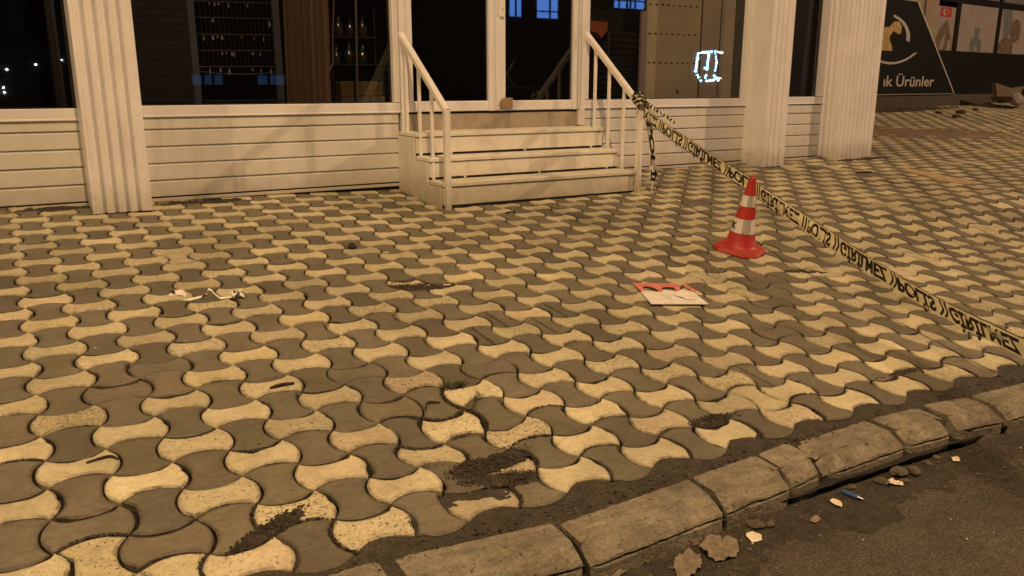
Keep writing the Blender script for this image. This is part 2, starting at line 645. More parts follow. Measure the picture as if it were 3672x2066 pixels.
DARK_H = {(1, -8), (1, -5), (0, -4), (5, -3), (5, -1), (8, -2), (-1, 1), (0, 2), (1, -9 + 3)}
LIGHT_V = {(-1, 2), (0, 3), (3, -14), (6, -14), (13, 2)}
SPLIT = {(11, -18), (13, -18), (14, -17), (9, -14), (7, -14), (10, -5), (9, -4), (12, -5), (11, -4), (14, 1), (16, -5)}
for _ in range(46):
    c_ = (random.randint(12, 90), random.randint(-22, 1))
    (DARK_H if sum(c_) % 2 == 0 else LIGHT_V).add(c_)


def in_building(x, y):
    if y > 3.80 and x < 8.3: return True
    if 2.62 < x < 4.2 and y > 3.05: return True
    return False


def far_limit(x):
    return 7.55 + (x - 13.0) * 0.131


def visible_size(x, y):
    p = Vector((x, y, gz(x, y))) - CAM
    d = p.dot(FWD)
    if d < 0.3: return 0
    px = p.dot(RIGHT) / d * 2950; py = -p.dot(UP) / d * 2950
    if abs(px) > 1836 + 60 or abs(py) > 1033 + 60: return 0
    return 1.0 / (d * d * d)


pavement = empty('pavement', kind='structure')
bed = MB()
nx, ny = 120, 66
X0, X1, Y0, Y1 = -3.2, 26.0, -0.76, 11.4
xs = [X0 + 0.07 * q for q in range(115)]
while xs[-1] < X1: xs.append(xs[-1] + 0.35)
ys = [Y0 + 0.06 * q for q in range(60)]
while ys[-1] < Y1: ys.append(ys[-1] + 0.3)
nx, ny = len(xs) - 1, len(ys) - 1
vv = [(x, y, gz(x, y) - 0.027 + 0.006 * mnoise.noise(Vector((x * 9, y * 9, 1)))) for y in ys for x in xs]
ff = [(a * (nx + 1) + b, a * (nx + 1) + b + 1, (a + 1) * (nx + 1) + b + 1, (a + 1) * (nx + 1) + b) for a in range(ny) for b in range(nx)]
bed.add(vv, ff)
bed.build('bedding', 'bed', pavement, smooth=True, angle=None)

SOILS = [(1.05, -0.37, 0.19), (1.03, -0.49, 0.14), (0.33, -0.46, 0.13), (1.93, -0.46, 0.10)]
cells = []
for j in range(-64, 4):
    for i in range(-18, 150):
        x, y = lat(i + .5, j + .5)
        if in_building(x, y): continue
        if x > 8.3 and y > far_limit(x): continue
        if x < 8.3 and y > 3.80: continue
        if x > 24.0: continue
        cells.append((i, j, x, y))
vis = sorted(((visible_size(c[2], c[3]), c) for c in cells), key=lambda t: -t[0])
near = set()
count = 0
for s_, c_ in vis:
    nn = 2 if ((c_[0], c_[1]) in SPLIT) else 1
    if count + nn > 300: break
    near.add((c_[0], c_[1])); count += nn

me_near = {}
NV = 6


def worn_edge(n_, pl, seed):
    """how far the arris is worn back at each outline point; some tiles carry a chip"""
    rg_ = random.Random(seed)
    chip = [(rg_.randrange(n_), rg_.uniform(.004, .009)) for _ in range(rg_.choice((0, 1, 1, 2, 3)))]
    out = []
    for i_, (x, y) in enumerate(pl):
        d = 0.0009 * mnoise.noise(Vector((x * 60, y * 60, seed)))
        for c, dd in chip:
            k_ = min(abs(i_ - c), n_ - abs(i_ - c))
            if k_ < 2: d += dd * (1.0, 0.35)[k_]
        out.append(d)
    return out


for hh in (True, False):
    for mt in ('paver_light', 'paver_dark'):
        for vq in range(NV):
            pl = outline(hh, 8)
            vs, fs = paver_shape(pl, extra=worn_edge(len(pl), pl, vq + (10 if hh else 0) + (20 if mt == 'paver_light' else 0)))
            me_near[hh, mt, vq] = MB().add(vs, fs).mesh('paver', mt)
            edge_attr(me_near[hh, mt, vq], edge_vals(len(vs)))
split_me = {}
for hh in (True, False):
    for q, pl in enumerate(split_poly(outline(hh, 8), -0.012)):
        for mt in ('paver_light', 'paver_dark'):
            vs, fs = paver_shape(pl, 0.0026, 0.0025, 0.003, 0.03, 0.006)
            split_me[hh, q, mt] = MB().add(vs, fs).mesh('paver', mt)
            edge_attr(split_me[hh, q, mt], edge_vals(len(vs)))

field = MB(); field_r = []; field_e = []
RZ = math.atan2(UY, UX)
rng = random.Random(11)
for (i, j, x, y) in cells:
    h = ((i + j) % 2 == 0)
    light = h
    if (i, j) in DARK_H: light = False
    if (i, j) in LIGHT_V: light = True
    R3 = g_euler(x, y, RZ) @ Matrix.Rotation(rng.gauss(0, 0.0075), 3, 'X') @ Matrix.Rotation(rng.gauss(0, 0.0075), 3, 'Y') @ Matrix.Rotation(rng.gauss(0, 0.012), 3, 'Z')
    z = gz(x, y) + rng.gauss(0, 0.0017)
    ox, oy = rng.gauss(0, 0.0009), rng.gauss(0, 0.0009)
    for sx_, sy_, sr_ in SOILS:
        if math.hypot(x - sx_, y - sy_) < sr_:
            R3 = R3 @ Matrix.Rotation(rng.gauss(0, 0.035), 3, 'X') @ Matrix.Rotation(rng.gauss(0, 0.035), 3, 'Y')
            z -= abs(rng.gauss(0.003, 0.003))
    if (i, j) in near:
        mt = 'paver_light' if light else 'paver_dark'
        if (i, j) in SPLIT:
            obs = [link('paver', split_me[h, q, mt], pavement) for q in (0, 1)]
        else:
            obs = [link('paver', me_near[h, mt, rng.randrange(NV)], pavement)]
        mm = R3.to_4x4(); mm.translation = Vector((x + ox, y + oy, z))
        for o in obs: o.matrix_local = mm
    else:
        d = (Vector((x, y, z)) - CAM).length
        vs, fs = SHAPES[h, 'mid' if d < 7 else 'lo']
        loc = Vector((x + ox, y + oy, z))
        field.add([R3 @ Vector(v) + loc for v in vs], fs, 0 if light else 1)
        field_r += [rng.random()] * len(vs); field_e += edge_vals(len(vs))
fo_me = bpy.data.meshes.new('paver_field')
fo_me.from_pydata(field.v, [], field.f)
fo_me.materials.append(M['paver_light_f']); fo_me.materials.append(M['paver_dark_f'])
fo_me.polygons.foreach_set('material_index', field.mi)
at = fo_me.attributes.new('rnd', 'FLOAT', 'POINT')
at.data.foreach_set('value', field_r)
edge_attr(fo_me, field_e)
fo_me.update()
fo = tag(link('paver_field', fo_me, pavement), kind='stuff')


def strip(name, mat, x0, x1, y0, y1, zf, stepx=0.03, stepy=0.02, parent=None):
    b = MB(); a = int((x1 - x0) / stepx); c = int((y1 - y0) / stepy)
    vs = []
    for q in range(c + 1):
        for p in range(a + 1):
            x = x0 + (x1 - x0) * p / a; y = y0 + (y1 - y0) * q / c
            vs.append((x, y, zf(x, y)))
    fs = [(q * (a + 1) + p, q * (a + 1) + p + 1, (q + 1) * (a + 1) + p + 1, (q + 1) * (a + 1) + p) for q in range(c) for p in range(a)]
    return b.add(vs, fs).build(name, mat, parent, smooth=True, angle=None)


def fbm(x, y, s, k=0.0):
    return mnoise.noise(Vector((x * s, y * s, k))) + 0.5 * mnoise.noise(Vector((x * s * 2.1, y * s * 2.1, k + 5))) + 0.25 * mnoise.noise(Vector((x * s * 4.3, y * s * 4.3, k + 9)))


mf = strip('mortar_fill', 'mortar', -3, 12, -0.765, -0.50, lambda x, y: gz(x, y) - 0.008 - 0.16 * max(0.0, -0.685 - y) + 0.005 * fbm(x, y, 9, 2) + 0.002 * fbm(x, y, 40, 3), 0.014, 0.012, pavement)
tag(mf, kind='stuff')


def soil_patch(label, cx, cy, rx, ry, h, seed, mat='soil', rot=0.0, stepn=0.0075, crumbs=40, cr=(0.0015, 0.0055)):
    rg = random.Random(seed)
    b = MB()
    n = max(8, int(2.6 * rx / stepn)); mny = max(8, int(2.6 * ry / stepn))
    ids = {}
    vs = []
    for q in range(mny + 1):
        for p in range(n + 1):
            u = -1.3 + 2.6 * p / n; w = -1.3 + 2.6 * q / mny
            x = cx + rx * u * math.cos(rot) - ry * w * math.sin(rot)
            y = cy + rx * u * math.sin(rot) + ry * w * math.cos(rot)
            r = math.hypot(u, w)
            hh = h * (0.75 - r * r) + h * 0.8 * fbm(x, y, 11, seed) + h * 0.35 * fbm(x, y, 30, seed) + 0.0012 * fbm(x, y, 90, seed)
            ids[p, q] = (len(vs), hh); vs.append((x, y, gz(x, y) + min(hh, h * 1.6)))
    fs = []
    for q in range(mny):
        for p in range(n):
            c4 = [ids[p, q], ids[p + 1, q], ids[p + 1, q + 1], ids[p, q + 1]]
            if max(c[1] for c in c4) > -0.004:
                fs.append(tuple(c[0] for c in c4))
    used = sorted({i for f in fs for i in f}); mp_ = {a: k_ for k_, a in enumerate(used)}
    b.add([vs[i] for i in used], [tuple(mp_[i] for i in f) for f in fs])
    for _ in range(crumbs):
        a = rg.random() * 6.283; r = rg.random() ** .6 * 1.45
        x = cx + rx * r * math.cos(a) * math.cos(rot) - ry * r * math.sin(a) * math.sin(rot)
        y = cy + rx * r * math.cos(a) * math.sin(rot) + ry * r * math.sin(a) * math.cos(rot)
        s_ = rg.uniform(*cr)
        hh = max(0, h * (1.0 - r * r) + h * fbm(x, y, 9, seed))
        z = gz(x, y) + hh
        pts = [(x + s_ * rg.uniform(.6, 1.2) * dx, y + s_ * rg.uniform(.6, 1.2) * dy, z + s_ * rg.uniform(.4, .9) * dz) for dx, dy, dz in ((1, 0, 0), (-1, 0, 0), (0, 1, 0), (0, -1, 0), (0, 0, 1), (0, 0, -1))]
        b.add(pts, [(0, 2, 4), (2, 1, 4), (1, 3, 4), (3, 0, 4), (2, 0, 5), (1, 2, 5), (3, 1, 5), (0, 3, 5)])
    o = b.build('soil_patch' if mat != 'sand' else 'sand_patch', mat)
    return tag(o, label, 'soil' if mat != 'sand' else 'sand', kind='stuff')


soil_patch('dark crumbly soil filling the sunken hollow between cream pavers near the kerb', 1.05, -0.37, 0.125, 0.050, 0.006, 3, rot=0.25, crumbs=520)
soil_patch('dark soil heap beside the sunken paver closest to the kerb', 1.03, -0.49, 0.10, 0.032, 0.006, 4, rot=-0.2, crumbs=360)
soil_patch('dark soil in the wide joint at the lower left pavers', 0.33, -0.46, 0.10, 0.026, 0.005, 5, rot=0.5, crumbs=420)
soil_patch('small soil pocket by the broken paver near the kerb end', 1.93, -0.46, 0.085, 0.03, 0.005, 8, crumbs=300)
soil_patch('damp dark dirt in the hollow left of the card', 1.63, 1.36, 0.17, 0.055, 0.010, 9, rot=-0.3, crumbs=300)
soil_patch('dark dirt smear on pavers right of the cone', 3.92, 0.82, 0.10, 0.05, 0.003, 10, rot=-0.4, crumbs=20)
soil_patch('dirt in the joints before the right end of the kerb stones', 3.05, -0.46, 0.15, 0.025, 0.003, 12, crumbs=160)
soil_patch('dirt along the foot of the wall right of the left column', 0.95, 3.66, 0.36, 0.07, 0.012, 13, mat='soil', crumbs=50)
soil_patch('dirt along the foot of the wall left of the left column', 0.0, 3.66, 0.3, 0.06, 0.012, 14, crumbs=40)
soil_patch('brown sand spread over the far pavers near the dark shop', 11.3, 5.0, 1.5, 0.62, 0.007, 15, mat='sand', rot=-0.35, stepn=0.06, crumbs=120, cr=(0.008, 0.03))
soil_patch('dirt along the foot of the dark shop', 14.6, 7.5, 1.8, 0.22, 0.03, 16, mat='soil', rot=0.13, stepn=0.05, crumbs=60, cr=(0.01, 0.03))
soil_patch('dirt drift at the foot of the ribbed end column', 8.0, 3.5, 0.55, 0.07, 0.012, 17, rot=0.0, crumbs=50)

def joint_soil(label, edges, width, seed):
    """soil and weeds squeezed out of a joint; edges: (i, j, axis) lattice edges"""
    rg = random.Random(seed); b = MB()
    for (i, j, ax) in edges:
        sg_ = 1 if (i + j) % 2 == 0 else -1
        for _ in range(150):
            t = rg.random(); off = rg.gauss(0, width / S)
            if ax == 'u': x, y = lat(i + t, j + sg_ * edge_fn(t) + off)
            else: x, y = lat(i - sg_ * edge_fn(t) + off, j + t)
            s_ = rg.uniform(.0015, .005) * (1.3 - min(1, abs(off) * S / width / 2))
            z = gz(x, y) - 0.001
            pts = [(x + s_ * rg.uniform(.6, 1.4) * dx, y + s_ * rg.uniform(.6, 1.4) * dy, z + s_ * rg.uniform(.3, .9) * dz) for dx, dy, dz in ((1, 0, 0), (-1, 0, 0), (0, 1, 0), (0, -1, 0), (0, 0, 1), (0, 0, -1))]
            b.add(pts, [(0, 2, 4), (2, 1, 4), (1, 3, 4), (3, 0, 4), (2, 0, 5), (1, 2, 5), (3, 1, 5), (0, 3, 5)])
    return tag(b.build('joint_soil', 'soil'), label, 'soil', kind='stuff')


joint_soil('mossy soil squeezed from the joint under the grass tuft', [(6, 0, 'u'), (7, 0, 'v'), (7, -1, 'v')], 0.008, 31)
joint_soil('loose soil in joints around the sunken hollow', [(5, 1, 'u'), (6, 2, 'u'), (7, 2, 'u'), (6, 2, 'v'), (7, 2, 'v'), (8, 1, 'u')], 0.007, 32)
joint_soil('loose soil in joints at the lower left', [(-1, 2, 'u'), (1, 3, 'v'), (2, 3, 'u'), (2, 2, 'v'), (3, 3, 'v'), (2, 0, 'u'), (-2, -1, 'u')], 0.005, 33)
joint_soil('loose soil in joints along the kerb row', [(q, 3, 'u') for q in range(8, 24, 3)] + [(q, 3, 'v') for q in range(6, 26, 2)], 0.005, 34)

# ================================================================== KERB AND ROAD
kerb = empty('kerb', kind='structure')


def kerb_stone(x0, x1, ya, yb, dz, tilt, seed):
    """worn precast kerb stone: flat back, sloping top, rounded nose"""
    rg = random.Random(seed)
    prof = [(0.0, -0.09), (0.0, -0.001), (-0.002, 0.0), (-0.050, 0.0), (-0.100, -0.003), (-0.104, -0.005),
            (-0.135, -0.024), (-0.157, -0.040), (-0.161, -0.047), (-0.155, -0.053), (-0.162, -0.060), (-0.164, -0.150)]
    L = x1 - x0
    chips = (rg.choice((0.0, 0.012, 0.03)), rg.choice((0.0, 0.012, 0.028)))
    n = max(12, int(L / 0.014))
    vs, fs = [], []
    k_ = len(prof)
    for a in range(n + 1):
        t = a / n
        e = min(t, 1 - t) * L                       # distance to an end
        for b, (dy, zz) in enumerate(prof):
            x = x0 + L * t; yi = ya + (yb - ya) * t
            chip = chips[0 if t < .5 else 1]; wear = (0.004 + chip * (b / 8.0)) * max(0, 1 - e / (0.012 + chip)) ** 1.1
            yy = yi + dy
            z = (0.0851 * (yi - 0.1) - 0.0196 * min(x, 9)) + zz + dz + tilt * (t - .5) * L
            nz = fbm(x + seed * 3.1, yy * 2 + zz, 13, seed)
            if 1 <= b <= 8:
                z -= wear * (0.75 + 0.6 * nz) + max(0, nz - 0.5) * 0.008
            if b >= 5:
                yy += wear * 0.9 + max(0, fbm(x, zz * 3, 17, seed + 4)) * 0.008
            z += 0.0010 * fbm(x, yy, 50, seed); yy += (0.0018 if b > 4 else 0.0035) * fbm(x, zz, 30, seed + 7)
            vs.append((x + (0.004 * fbm(yy * 3, zz * 3, 8, seed + a) if a in (0, n) else 0), yy, z))
    for a in range(n):
        for b in range(k_ - 1):
            fs.append((a * k_ + b, a * k_ + b + 1, (a + 1) * k_ + b + 1, (a + 1) * k_ + b))
    fs.append(tuple(range(k_))); fs.append(tuple(n * k_ + b for b in range(k_))[::-1])
    return MB().add(vs, fs).build('kerb_stone', 'kerb', kerb, smooth=True, angle=24)


KJ = [(-2.4, -1.87), (-1.85, -1.33), (-1.30, -0.79), (-0.76, -0.26), (-0.235, 0.115), (0.14, 0.540), (0.585, 1.035), (1.062, 1.560),
      (1.578, 1.874), (1.882, 2.052), (2.070, 2.468), (2.50, 2.765), (2.800, 3.050), (3.085, 3.55), (3.58, 4.07), (4.10, 4.6), (4.62, 5.12), (5.14, 5.64),
      (5.66, 6.16), (6.18, 6.7), (6.72, 7.2), (7.23, 7.7), (7.73, 8.2), (8.23, 8.75)]
KY = [(-2.4, -0.70), (0.54, -0.700), (0.59, -0.712), (1.035, -0.750), (1.06, -0.752), (1.56, -0.728), (1.88, -0.712), (2.06, -0.698), (2.46, -0.694), (2.78, -0.706), (3.08, -0.728), (3.55, -0.745), (9.0, -0.745)]


def kerb_y(x):
    for (x0, y0), (x1, y1) in zip(KY, KY[1:]):
        if x0 <= x <= x1: return y0 + (y1 - y0) * (x - x0) / (x1 - x0)
    return KY[-1][1]


for q, (a, b) in enumerate(KJ):
    r_ = random.Random(q + 50)
    kerb_stone(a, b, kerb_y(a) + r_.uniform(-.004, .004), kerb_y(b) + r_.uniform(-.004, .004), 0.004 + r_.uniform(-0.005, 0.005), r_.uniform(-0.02, 0.02), q)
strip('kerb_footing', 'bed', -3, 12, -0.88, -0.72, lambda x, y: 0.0851 * -0.8 - 0.0196 * min(x, 9) - 0.075 + 0.01 * fbm(x, y, 9), 0.05, 0.03, kerb)

road = strip('road', 'asphalt', -4.5, 14, -5.0, -0.84, lambda x, y: road_z(x, y) + 0.004 * fbm(x, y, 5, 1), 0.09, 0.06)
tag(road, kind='structure')
rd2 = MB().add([(-60, -13.2, -0.36), (60, -13.2, -0.36), (60, -4.9, -0.33), (-60, -4.9, -0.33)], [(0, 1, 2, 3)]).build('road', 'asphalt')
tag(rd2, kind='structure')
g2 = MB().add([(-90, -60, -1.2), (90, -60, -1.2), (90, 90, -1.2), (-90, 90, -1.2)], [(0, 1, 2, 3)]).build('ground', 'asphalt')
tag(g2, kind='structure')


def gutter_h(x, y):
    t = (-0.88 - y)
    edge = 0.17 + 0.05 * mnoise.noise(Vector((x * 2.2, 0, 4))) + 0.03 * mnoise.noise(Vector((x * 7, 0, 8)))
    return road_z(x, y) + 0.010 * (1 - t / edge) + 0.006 * fbm(x, y, 11, 6)


gd = strip('gutter_dirt', 'gutter', -2.5, 7, -1.40, -0.84, gutter_h, 0.02, 0.016)
tag(gd, 'dark damp dirt lying in the gutter along the kerb', 'dirt', kind='stuff')


def grit(name, label, n, area, zf, smin, smax, mat, seed, cat='grit'):
    rg = random.Random(seed); b = MB()
    for _ in range(n):
        x = rg.uniform(area[0], area[1]); y = rg.uniform(area[2], area[3]); s_ = smin * (smax / smin) ** (rg.random() ** 2)
        z = zf(x, y) + s_ * 0.2
        pts = [(x + s_ * rg.uniform(.5, 1.3) * dx, y + s_ * rg.uniform(.5, 1.3) * dy, z + s_ * rg.uniform(.3, .8) * dz) for dx, dy, dz in ((1, 0, 0), (-1, 0, 0), (0, 1, 0), (0, -1, 0), (0, 0, 1), (0, 0, -1))]
        b.add(pts, [(0, 2, 4), (2, 1, 4), (1, 3, 4), (3, 0, 4), (2, 0, 5), (1, 2, 5), (3, 1, 5), (0, 3, 5)])
    return tag(b.build(name, mat), label, cat, kind='stuff')


grit('gutter_grit', 'small brown grit scattered in the gutter dirt', 1500, (0.2, 4.2, -1.15, -0.87), gutter_h, 0.0018, 0.010, 'pebble', 21)
grit('pale_chips', 'tiny pale chips scattered on the road and gutter', 90, (0.4, 4.0, -2.0, -0.94), lambda x, y: max(road_z(x, y) + 0.004, gutter_h(x, y)), 0.002, 0.0055, 'paper', 22)
grit('pavement_grit', 'tiny pale and dark grit scattered over the pavers', 140, (-0.5, 5.5, -0.6, 3.2), lambda x, y: gz(x, y), 0.0015, 0.005, 'paper', 23)
grit('kerb_crumbs', 'dark soil crumbs lying between the pavers and the kerb', 900, (0.0, 4.2, -0.735, -0.655), lambda x, y: gz(x, y) - 0.008, 0.002, 0.009, 'soil', 25)
grit('dark_crumbs', 'tiny dark crumbs scattered over the pavers', 220, (-0.6, 6.0, -0.62, 3.4), lambda x, y: gz(x, y), 0.0015, 0.006, 'soil', 24)


def rock(name, x, y, z, sx, sy, sz, seed, mat='pebble', rz=0.0):
    bm = bmesh.new()
    bmesh.ops.create_icosphere(bm, subdivisions=2, radius=1.0)
    for v in bm.verts:
        d = 1 + 0.28 * fbm(v.co.x + seed, v.co.y, 1.3, v.co.z + seed)
        v.co = Vector((v.co.x * sx * d, v.co.y * sy * d, v.co.z * sz * d))
    me = bpy.data.meshes.new(name); bm.to_mesh(me); bm.free()
    me.materials.append(M[mat])
    for p in me.polygons: p.use_smooth = False
    o = link(name, me); o.location = (x, y, z); o.rotation_euler = (0, 0, rz)
    return o


STN = [(2.385, -0.900, .040, .026, .018, 'largest brown stone against the kerb right of the blue lighter'),
       (2.445, -0.915, .026, .022, .016, 'rounded brown stone at the kerb right of the largest stone'),
       (2.275, -0.910, .030, .018, .012, 'flat brown stone at the kerb left of the largest stone'),
       (2.135, -0.895, .020, .015, .010, 'small brown stone at the kerb just above the blue lighter'),
       (2.620, -0.885, .016, .013, .009, 'small stone in the gutter below the chipped kerb gap'),
       (1.675, -0.910, .028, .018, .012, 'brown stone beside the open kerb joint above the pale scrap'),
       (1.715, -0.930, .018, .014, .010, 'pebble touching the brown stone by the open kerb joint'),
       (2.550, -0.900, .018, .013, .010, 'pebble under the wide kerb gap'),
       (2.360, -0.940, .016, .013, .009, 'pebble in front of the largest brown stone'),
       (1.440, -0.900, .016, .012, .009, 'pebble under the kerb above the crumpled dry leaf')]
for q, (x, y, a, b, c, lb) in enumerate(STN):
    tag(rock('stone', x, y, gutter_h(x, y) + c * .5, a, b, c, q * 1.7, rz=q * 1.1), lb, 'stone', 'loose stones along the kerb')

# ================================================================== SHOP BUILDING
WY = 3.75
shop = empty('shop_building', (0, 0, 0), 'white clad shop front with fluted columns, dark windows and a double door', 'building')


def P(name, parent, mb, mats, smooth=False, angle=40):
    return mb.build(name, mats, parent, smooth, angle)


# siding boards ------------------------------------------------------
def board_profile(z0, z1, top=False):
    if top:
        return [(WY + 0.05, z0), (WY, z0), (WY - 0.002, z0 + 0.004), (WY, z1), (WY + 0.05, z1)]
    return [(WY + 0.05, z0), (WY, z0), (WY - 0.002, z0 + 0.004), (WY, z1 - 0.014), (WY + 0.003, z1 - 0.010), (WY + 0.009, z1 - 0.008), (WY + 0.009, z1), (WY + 0.05, z1)]


ZB = [0.215, 0.330, 0.447, 0.564, 0.681, 0.798, 0.884]
BAYS = [(-3.0, 0.30), (0.55, 2.508), (4.285, 6.40), (6.62, 7.60)]
for bi, (a, b) in enumerate(BAYS):
    for q in range(1, 6):
        z0, z1 = ZB[q] + 0.003, ZB[q + 1]
        jit = random.uniform(-0.0015, 0.0015)
        mb = MB().prism([(y + jit, z) for y, z in board_profile(z0, z1, q == 5)], a, b, 'x')
        P('siding_board', shop, mb, 'pvc')
    # dark gap and foot strip at the pavement
    P('foot_strip', shop, MB().box(a, b, WY - 0.004, WY + 0.05, 0.299, 0.322, c=0.002), 'pvc')
    P('foot_gap', shop, MB().box(a + .002, b - .002, WY + 0.012, WY + 0.051, -0.1, 0.333), 'black')
P('wall_core', shop, MB().box(-3.0, 7.7, WY + 0.052, WY + 0.20, -0.2, 0.90), 'black')
P('header', shop, MB().box(-3.0, 8.22, WY - 0.02, WY + 0.22, 2.70, 3.3, c=0.01), 'pvc')
P('end_wall', shop, MB().box(7.62, 8.20, WY + 0.06, 8.5, -0.2, 3.3), 'pvc')
P('end_wall', shop, MB().box(-3.1, -3.001, WY, 8.5, -0.2, 3.3), 'pvc')
P('roof', shop, MB().box(-3.1, 8.22, WY + 0.22, 8.6, 3.2, 3.3), 'pvc')


def quad_y(x0, x1, y, z0, z1):
    return MB().add([(x0, y, z0), (x1, y, z0), (x1, y, z1), (x0, y, z1)], [(0, 1, 2, 3)])


# windows ------------------------------------------------------------
def window(a, b, z0, z1, glass, fl=0.05, fr=0.05, fb=0.05):
    w = empty('window'); w.parent = shop
    fy0, fy1 = WY - 0.012, WY + 0.05
    P('frame', w, MB().box(a - fl, b + fr, fy0, fy1, z0 - 0.075, z0 - 0.002, c=0.004), 'frame')
    P('frame', w, MB().box(a - fl, b + fr, fy0, fy1, z1 + 0.002, z1 + 0.07, c=0.004), 'frame')
    P('frame', w, MB().box(a - fl, a - 0.001, fy0 - 0.003, fy1 - 0.003, z0, z1, c=0.004), 'frame')
    P('frame', w, MB().box(b + 0.001, b + fr, fy0 - 0.003, fy1 - 0.003, z0, z1, c=0.004), 'frame')
    P('sill_bead', w, MB().prism([(fy0 - 0.003, z0 - 0.078), (fy0 - 0.003, z0 - 0.070), (fy0 + 0.004, z0 - 0.06), (fy0 + 0.004, z0 - 0.078)], a - fl, b + fr, 'x'), 'frame')
    P('gasket', w, MB().box(a, b, WY + 0.030, WY + 0.046, z0 - 0.002, z0 + 0.006), 'rubber')
    P('pane', w, quad_y(a + 0.0015, b - 0.0015, WY + 0.036, z0 + 0.001, z1 - 0.001), glass)
    return w


window(-2.9, 0.27, 0.948, 2.6, 'glass_dark')
window(0.57, 2.474, 0.960, 2.6, 'glass_mid')
window(4.356, 6.285, 0.966, 2.6, 'glass')
# narrow bay: opaque brown film behind the glass
window(6.95, 7.425, 0.972, 2.6, 'glass_dark', 0.3, 0.12)
P('film', shop, MB().box(6.96, 7.42, WY + 0.05, WY + 0.055, 0.97, 2.6), 'dark_panel')

# door ---------------------------------------------------------------
door = empty('door'); door.parent = shop
for a, b in ((2.527, 2.560), (4.262, 4.302)):
    P('jamb', door, MB().box(a, b, WY - 0.035, WY + 0.06, 0.735, 2.6, c=0.004), 'frame')
for a, b in ((2.562, 2.583), (4.241, 4.260)):
    P('jamb_bead', door, MB().box(a, b, WY - 0.020, WY + 0.05, 0.88, 2.6, c=0.004), 'frame')
for (a, b, ga, gb) in ((2.586, 3.412, 2.642, 3.332), (3.418, 4.238, 3.492, 4.186)):
    lf = empty('door_leaf'); lf.parent = door
    y0, y1 = WY - 0.012, WY + 0.045
    P('stile', lf, MB().box(a, ga, y0, y1, 0.882, 2.6, c=0.005), 'frame')
    P('stile', lf, MB().box(gb, b, y0, y1, 0.882, 2.6, c=0.005), 'frame')
    P('rail', lf, MB().box(ga + .001, gb - .001, y0 + 0.002, y1 - 0.002, 0.884, 0.957, c=0.005), 'frame')
    P('glass_bead', lf, MB().prism([(y0 + 0.004, 0.957), (y0 + 0.018, 0.957), (y0 + 0.018, 0.967)], ga, gb, 'x'), 'frame')
    P('pane', lf, quad_y(ga + .0015, gb - .0015, WY + 0.020, 0.959, 2.6), 'glass_dark')
P('meeting_cover', door, MB().box(3.395, 3.435, WY - 0.022, WY - 0.0135, 0.89, 2.6, c=0.003), 'frame')
lk = P('lock_plate', door, MB().box(3.425, 3.468, WY - 0.034, WY - 0.0225, 1.642, 1.90, c=0.003), 'frame')
kh = P('key_hole', lk, MB().lathe([(0.0045, 0), (0.0045, 0.004)], 10), 'rubber')
kh.rotation_euler = (math.radians(90), 0, 0); kh.location = (3.45, WY - 0.0345, 1.70)
P('threshold', door, MB().box(2.562, 4.258, WY + 0.012, WY + 0.10, 0.70, 0.866, c=0.003), 'stone')
P('gap', door, MB().box(2.584, 4.24, WY + 0.012, WY + 0.05, 0.868, 0.880), 'black')
P('pier', shop, MB().box(4.236, 4.30, WY - 0.045, WY + 0.0, 0.745, 0.875, c=0.003), 'pvc')


# fluted columns -----------------------------------------------------
def fluted(x0, x1, y0, y1, z0, z1, nf, name='column'):
    """box column whose street face is pressed into flat ribs with sloping sides"""
    n = nf
    w = (x1 - x0 - 0.014) / n
    prof = [(x0, y1), (x0, y0 + 0.004), (x0 + 0.006, y0)]
    dp = 0.030
    for q in range(n):
        a = x0 + 0.007 + q * w
        prof.append((a + w * 0.02, y0 + (dp if q else 0)))
        prof.append((a + w * 0.20, y0 + 0.003))
        prof.append((a + w * 0.27, y0))
        prof.append((a + w * 0.66, y0))
        prof.append((a + w * 0.75, y0 + 0.004))
        prof.append((a + w * 0.985, y0 + (dp if q < n - 1 else 0)))
    prof += [(x1 - 0.006, y0), (x1, y0 + 0.004), (x1, y1)]
    o = P(name, shop, MB().prism(prof, z0, z1, 'z'), 'column')
    P('column_foot', shop, MB().box(x0 + 0.004, x1 - 0.004, y0 + 0.016, y1, z0 - 0.3, z0 - 0.001), 'black')
    return o


fluted(0.236, 0.591, 3.42, WY + 0.03, 0.288, 3.25, 5)
fluted(6.335, 6.645, 3.46, WY + 0.03, 0.285, 3.25, 4)
fluted(7.585, 8.222, 3.60, WY + 0.08, 0.292, 3.25, 9)
P('side_strip', shop, MB().box(7.50, 7.545, WY - 0.03, WY + 0.03, 0.32, 2.7, c=0.005), 'column')
P('side_strip', shop, MB().box(7.550, 7.583, WY - 0.07, WY + 0.03, 0.305, 2.7, c=0.005), 'column')

# interior shell -------------------------------------------------------
P('interior_floor', shop, MB().box(-3.0, 7.6, WY + 0.21, 8.3, 0.80, 0.86), 'dark_wall')
P('interior_wall', shop, MB().box(-3.0, 7.6, 7.4, 7.5, 0.86, 3.2), 'dark_wall')
P('interior_wall', shop, MB().box(7.45, 7.6, WY + 0.21, 7.4, 0.86, 3.2), 'dark_wall')
P('interior_ceiling', shop, MB().box(-3.0, 7.6, WY + 0.23, 7.4, 2.75, 2.85), 'dark_wall')

